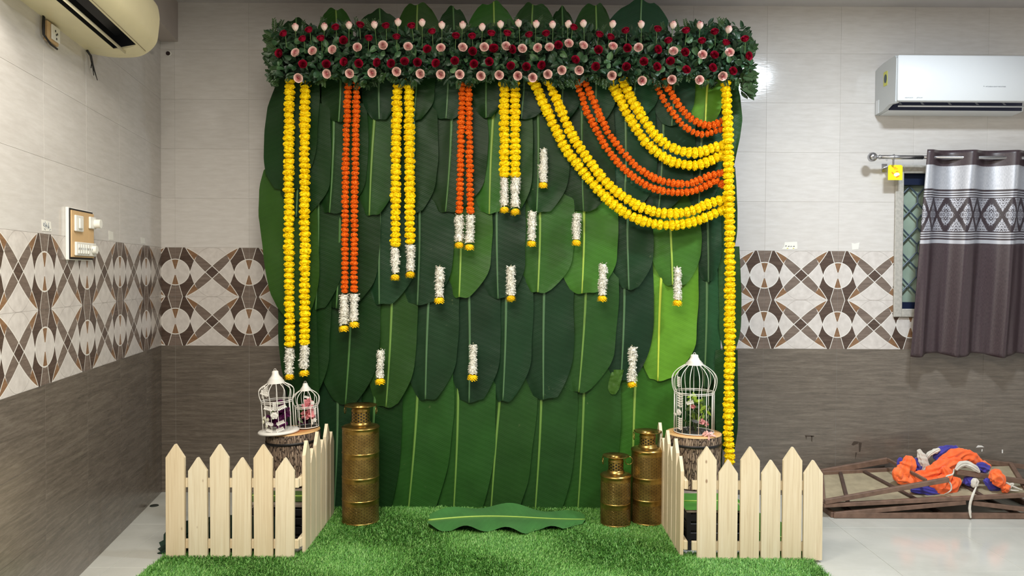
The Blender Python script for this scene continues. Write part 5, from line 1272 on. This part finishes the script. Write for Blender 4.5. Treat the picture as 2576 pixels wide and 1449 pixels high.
def ell(cx_, cz_, a_, b_, r0, mat, nm, y=-.0022):
    B = MB(); B.add([(cx_ + a_ * math.cos(q * .35) * math.cos(r0) - b_ * math.sin(q * .35) * math.sin(r0), y, cz_ + a_ * math.cos(q * .35) * math.sin(r0) + b_ * math.sin(q * .35) * math.cos(r0)) for q in range(18)], [tuple(range(18))]); B.build(nm, mat, cd_, fix=False)
M_OR_ = plain('orange_print', (236, 140, 30), .5)
ell(.008, -.012, .018, .011, .2, M_PAP, 'printed_bowl'); ell(-.016, -.004, .010, .004, -.8, M_OR_, 'printed_leaf'); ell(.014, -.024, .012, .004, .5, M_OR_, 'printed_fruit', -.0024); ell(.01, .006, .009, .003, .1, M_OR_, 'printed_fruit')
for x_, z_, w_ in ((-.004, .030, .009), (.002, .022, .012)):
    B = MB(); B.box((x_ - w_, -.0021, z_ - .0022), (x_ + w_, -.0016, z_ + .0022)); B.build('printed_line', M_OR_, cd_)
B = MB(); B.tube([(0, 0, hh), (0, .0, hh + .018)], .0012, 5); B.build('string', M_STR, cd_)
# ------------------------------------------------------------------ stacked folding table frames and cloth
M_RUST = plain('rusty_brown_steel', (112, 88, 74), .6, var=.25, scale=25)
M_RUSTD = plain('dark_brown_steel', (78, 60, 52), .6, var=.25, scale=25)
M_PLYB = plain('worn_plywood', (156, 144, 118), .75, var=.18, scale=18)
def bar(B, p, q, w=.022, hgt=.022):
    p, q = Vector(p), Vector(q); d = (q - p); L = d.length; d.normalize(); up = Vector((0, 0, 1)); up = (up - d * up.dot(d)).normalized(); sd = d.cross(up)
    M = Matrix((tuple(d) + (0,), tuple(sd) + (0,), tuple(up) + (0,), (0, 0, 0, 1))).transposed(); M.translation = p
    B.box((0, -w / 2, -hgt / 2), (L, w / 2, hgt / 2), 0, .002, M)
def frame_table(name, label, FL, FR, BR, BL_, legs, slats, thick, mat, board=True):
    O = Vector(FL); root = empty(name, tuple(O), label, 'table', 'folded tables stacked by the wall'); L_ = lambda p: Vector(p) - O
    for (p, q) in ((FL, FR), (BL_, BR), (FL, BL_), (FR, BR)):
        B = MB(); bar(B, L_(p), L_(q), .024, thick); B.build('frame_rail', mat, root)
    if board:
        dn = Vector((0, 0, -thick * .3)); B = MB(); c = [L_(FL) + dn, L_(FR) + dn, L_(BR) + dn, L_(BL_) + dn]
        B.add(c + [p + Vector((0, 0, -.006)) for p in c], [(0, 1, 2, 3), (7, 6, 5, 4)] + [(i, (i + 1) % 4, (i + 1) % 4 + 4, i + 4) for i in range(4)]); B.build('table_board', M_PLYB, root)
    for t0, t1 in slats:
        B = MB(); a_ = L_(FL).lerp(L_(FR), t0); b_ = L_(BL_).lerp(L_(BR), t1); bar(B, a_, b_, .02, thick * .7); B.build('cross_slat', M_RUSTD, root)
    for (p, q, w_) in legs:
        B = MB(); bar(B, L_(p), L_(q), .022, w_); B.build('folded_leg', mat, root)
    return root
YFt = -.44
fl_, fr_ = at(2096, 1303, YFt), at(2600, 1302, YFt); fl_[2] = fr_[2] = .0165; fr_[0] = 3.05
bl_, br_ = np.array([fl_[0], -.05, .0165]), np.array([3.05, -.05, .0165])
frame_table('folded_table', 'lower folded table lying flat on the floor by the back wall', fl_, fr_, br_, bl_,
            [(at(2100, 1293, YFt + .0), at(2428, 1263, YFt + .0), .024), (at(2446, 1265, YFt), at(2600, 1284, YFt), .024), (at(2100, 1293, -.10) + np.array([0, 0, 0]), at(2300, 1262, -.10) * np.array([1, 1, 1]), .02)],
            [(.1, .1), (.5, .5), (.85, .85)], .03, M_RUST, board=False)
FL2, FR2 = at(2072, 1271, YFt), at(2590, 1245, YFt); BL2 = at(2066, 1190, -.055); BR2 = at(2590, 1166, -.055); BR2 = FR2 + (BL2 - FL2) + np.array([0, 0, .0])
frame_table('folded_table', 'upper folded table with worn board, tilted on top of the other', FL2, FR2, BR2, BL2,
            [(at(2074, 1262, YFt - .005), at(2386, 1206, YFt - .005), .026), (at(2406, 1187, -.35), at(2600, 1215, -.35), .028), (at(2064, 1188, -.045), at(2233, 1158, -.045), .034), (at(2470, 1160, -.06), at(2590, 1176, -.06), .028)],
            [(.12, .1), (.46, .22), (.78, .6)], .022, M_RUST)
B = MB(); pb0, pb1 = at(2233, 1156, -.08), at(2330, 1209, -.43); br0 = empty('loose_brace', tuple(pb0), 'thin brown metal brace slanting over the orange cloth', 'brace'); bar(B, (0, 0, 0), Vector(pb1) - Vector(pb0), .014, .018); B.build('brace_bar', M_RUST, br0)
def cloth_mat(name, rgb, hi):
    t = NT(name); nz = t.noise(t.oc(), 12, 3); t.b.inputs['Sheen Weight'].default_value = .3; t.bump(t.noise(t.oc(), 14, 2, .5, dist=3.), .4, .008)
    return t.fin(t.ramp(nz, [(.3, lin(rgb)), (.7, lin(hi))]), .65)
M_OC, M_BC, M_WC = cloth_mat('bright_orange_cloth', (240, 92, 28), (255, 118, 50)), cloth_mat('royal_blue_cloth', (44, 38, 130), (66, 58, 168)), cloth_mat('off_white_cloth', (196, 190, 178), (222, 218, 208))
c6 = lambda x, y, Y: at(2230 + x / 6.9, 1110 + y / 6.9, Y)
clo = empty('bundled_cloth', tuple(c6(900, 700, -.3)), 'crumpled orange and blue cloth bundle heaped on the folded tables', 'cloth'); CO = Vector(clo.location)
def sweep(name, mat, pts, rad, Y, seed, jit=-.5, flat=.8, n=56):
    P_ = smoothpath([tuple(Vector(c6(x, y, Y + (p[0] if p else 0))) - CO) for x, y, *p in pts], 16); N = len(P_)
    rs = [rad * 1.13 / 6.9 / F * (Y - CY) * (1.0 if 0 < i < N - 1 else .25) * min(1, .45 + 2.2 * min(i, N - 1 - i) / N) for i in range(N)]
    B = MB(); B.tube(P_, rs, n, jit=jit, flat=flat, seed=seed); return B.build(name, mat, clo, smooth=True)
sweep('orange_fold', M_OC, [(380, 250), (370, 380), (330, 480), (250, 600), (250, 690)], 118, -.27, 1)
sweep('orange_fold', M_OC, [(180, 680), (330, 660), (520, 650), (700, 620), (860, 520), (980, 440), (1130, 400), (1300, 360)], 128, -.29, 2)
sweep('orange_fold', M_OC, [(900, 400), (1080, 310), (1250, 250), (1400, 260), (1520, 320), (1640, 380)], 92, -.25, 3)
sweep('orange_fold', M_OC, [(980, 450), (1050, 580), (980, 700), (900, 800), (1060, 820), (1190, 720), (1220, 620)], 98, -.34, 4)
sweep('orange_fold', M_OC, [(1640, 390), (1720, 420), (1790, 480)], 50, -.27, 5)
sweep('orange_fold', M_OC, [(1830, 520), (1900, 590), (1950, 680), (1900, 780)], 98, -.40, 6)
sweep('orange_fold', M_OC, [(1990, 820), (2040, 800), (2110, 870)], 62, -.40, 7)
sweep('blue_fold', M_BC, [(850, 330), (930, 240), (1050, 180), (1180, 170), (1270, 200)], 85, -.20, 8)
sweep('blue_fold', M_BC, [(250, 280), (230, 400), (230, 520)], 40, -.24, 9)
sweep('blue_fold', M_BC, [(520, 290), (550, 400), (540, 500), (480, 560)], 85, -.235, 10)
sweep('blue_fold', M_BC, [(420, 840), (600, 850), (780, 880), (930, 900)], 55, -.36, 11)
sweep('blue_fold', M_BC, [(1560, 430), (1680, 460), (1760, 520)], 75, -.30, 12)
sweep('blue_fold', M_BC, [(1380, 620), (1440, 700), (1420, 780)], 80, -.33, 13)
sweep('blue_fold', M_BC, [(1700, 660), (1780, 720), (1830, 780), (1980, 800)], 60, -.36, 14)
sweep('white_fold', M_WC, [(560, 140), (600, 240), (640, 340), (670, 430), (630, 510)], 62, -.255, 15, flat=.5)
sweep('white_fold', M_WC, [(700, 300), (740, 230), (830, 180), (930, 140)], 38, -.22, 16)
sweep('white_fold', M_WC, [(1200, 500), (1300, 400), (1420, 400), (1540, 470), (1620, 540)], 42, -.36, 17)
sweep('white_fold', M_WC, [(1540, 640), (1530, 740), (1550, 800)], 55, -.36, 18)
sweep('tie_rope', M_WC, [(1560, 790, -.09), (1500, 930, -.11), (1450, 1100, -.11), (1450, 1240, -.11), (1465, 1335, -.11)], 20, -.36, 19, jit=.1, n=10)
sweep('tie_rope', M_WC, [(1170, 480), (1150, 570), (1040, 620), (1120, 760), (1110, 860), (1000, 920)], 13, -.42, 20, jit=.1, n=8)
sweep('tie_rope', M_WC, [(2050, 700), (2150, 760), (2230, 800), (2360, 850)], 16, -.40, 21, jit=.1, n=8)
sweep('tie_rope', M_WC, [(2090, 760), (2200, 740), (2140, 840), (2300, 860)], 14, -.40, 22, jit=.1, n=8)
# small drain disc on the floor by the corner
p = at(388, 1272, Z=.001); dr = empty('floor_drain', (p[0], p[1], 0), 'small dark round floor drain near the left room corner', 'drain'); B = MB(); B.lathe([(.001, .004), (.022, .004), (.025, .001)], 24); B.build('drain_cover', plain('dark_drain', (40, 46, 42), .5), dr, fix=False)

# old drips and chips on the lower right wall tiles
M_DRIP = plain('dark_drip', (66, 56, 48), .5); M_CHIP = plain('white_chip', (232, 230, 226), .5)
for poly, m_ in [([(2025, 1095), (2048, 1096), (2048, 1099), (2025, 1098)], M_DRIP), ([(2040, 1097), (2044, 1097), (2043, 1112), (2041, 1110)], M_DRIP), ([(2026, 1098), (2030, 1098), (2028, 1106)], M_DRIP),
                 ([(2142, 1118), (2148, 1110), (2160, 1111), (2158, 1116), (2146, 1121)], M_DRIP), ([(2160, 1112), (2168, 1114), (2164, 1136), (2161, 1137)], M_DRIP), ([(2152, 1138), (2156, 1138), (2151, 1156)], M_DRIP),
                 ([(2455, 1126), (2460, 1120), (2470, 1121), (2476, 1125), (2466, 1125)], M_CHIP), ([(2469, 1130), (2472, 1130), (2471, 1136), (2469, 1136)], M_CHIP), ([(2520, 1131), (2523, 1131), (2523, 1140), (2520, 1140)], M_CHIP)]:
    B = MB(); B.prism([(at(u, v, 0)[0], at(u, v, 0)[2]) for u, v in poly], -.0006, -.0001); B.build('surface_mark', m_, wall_back)
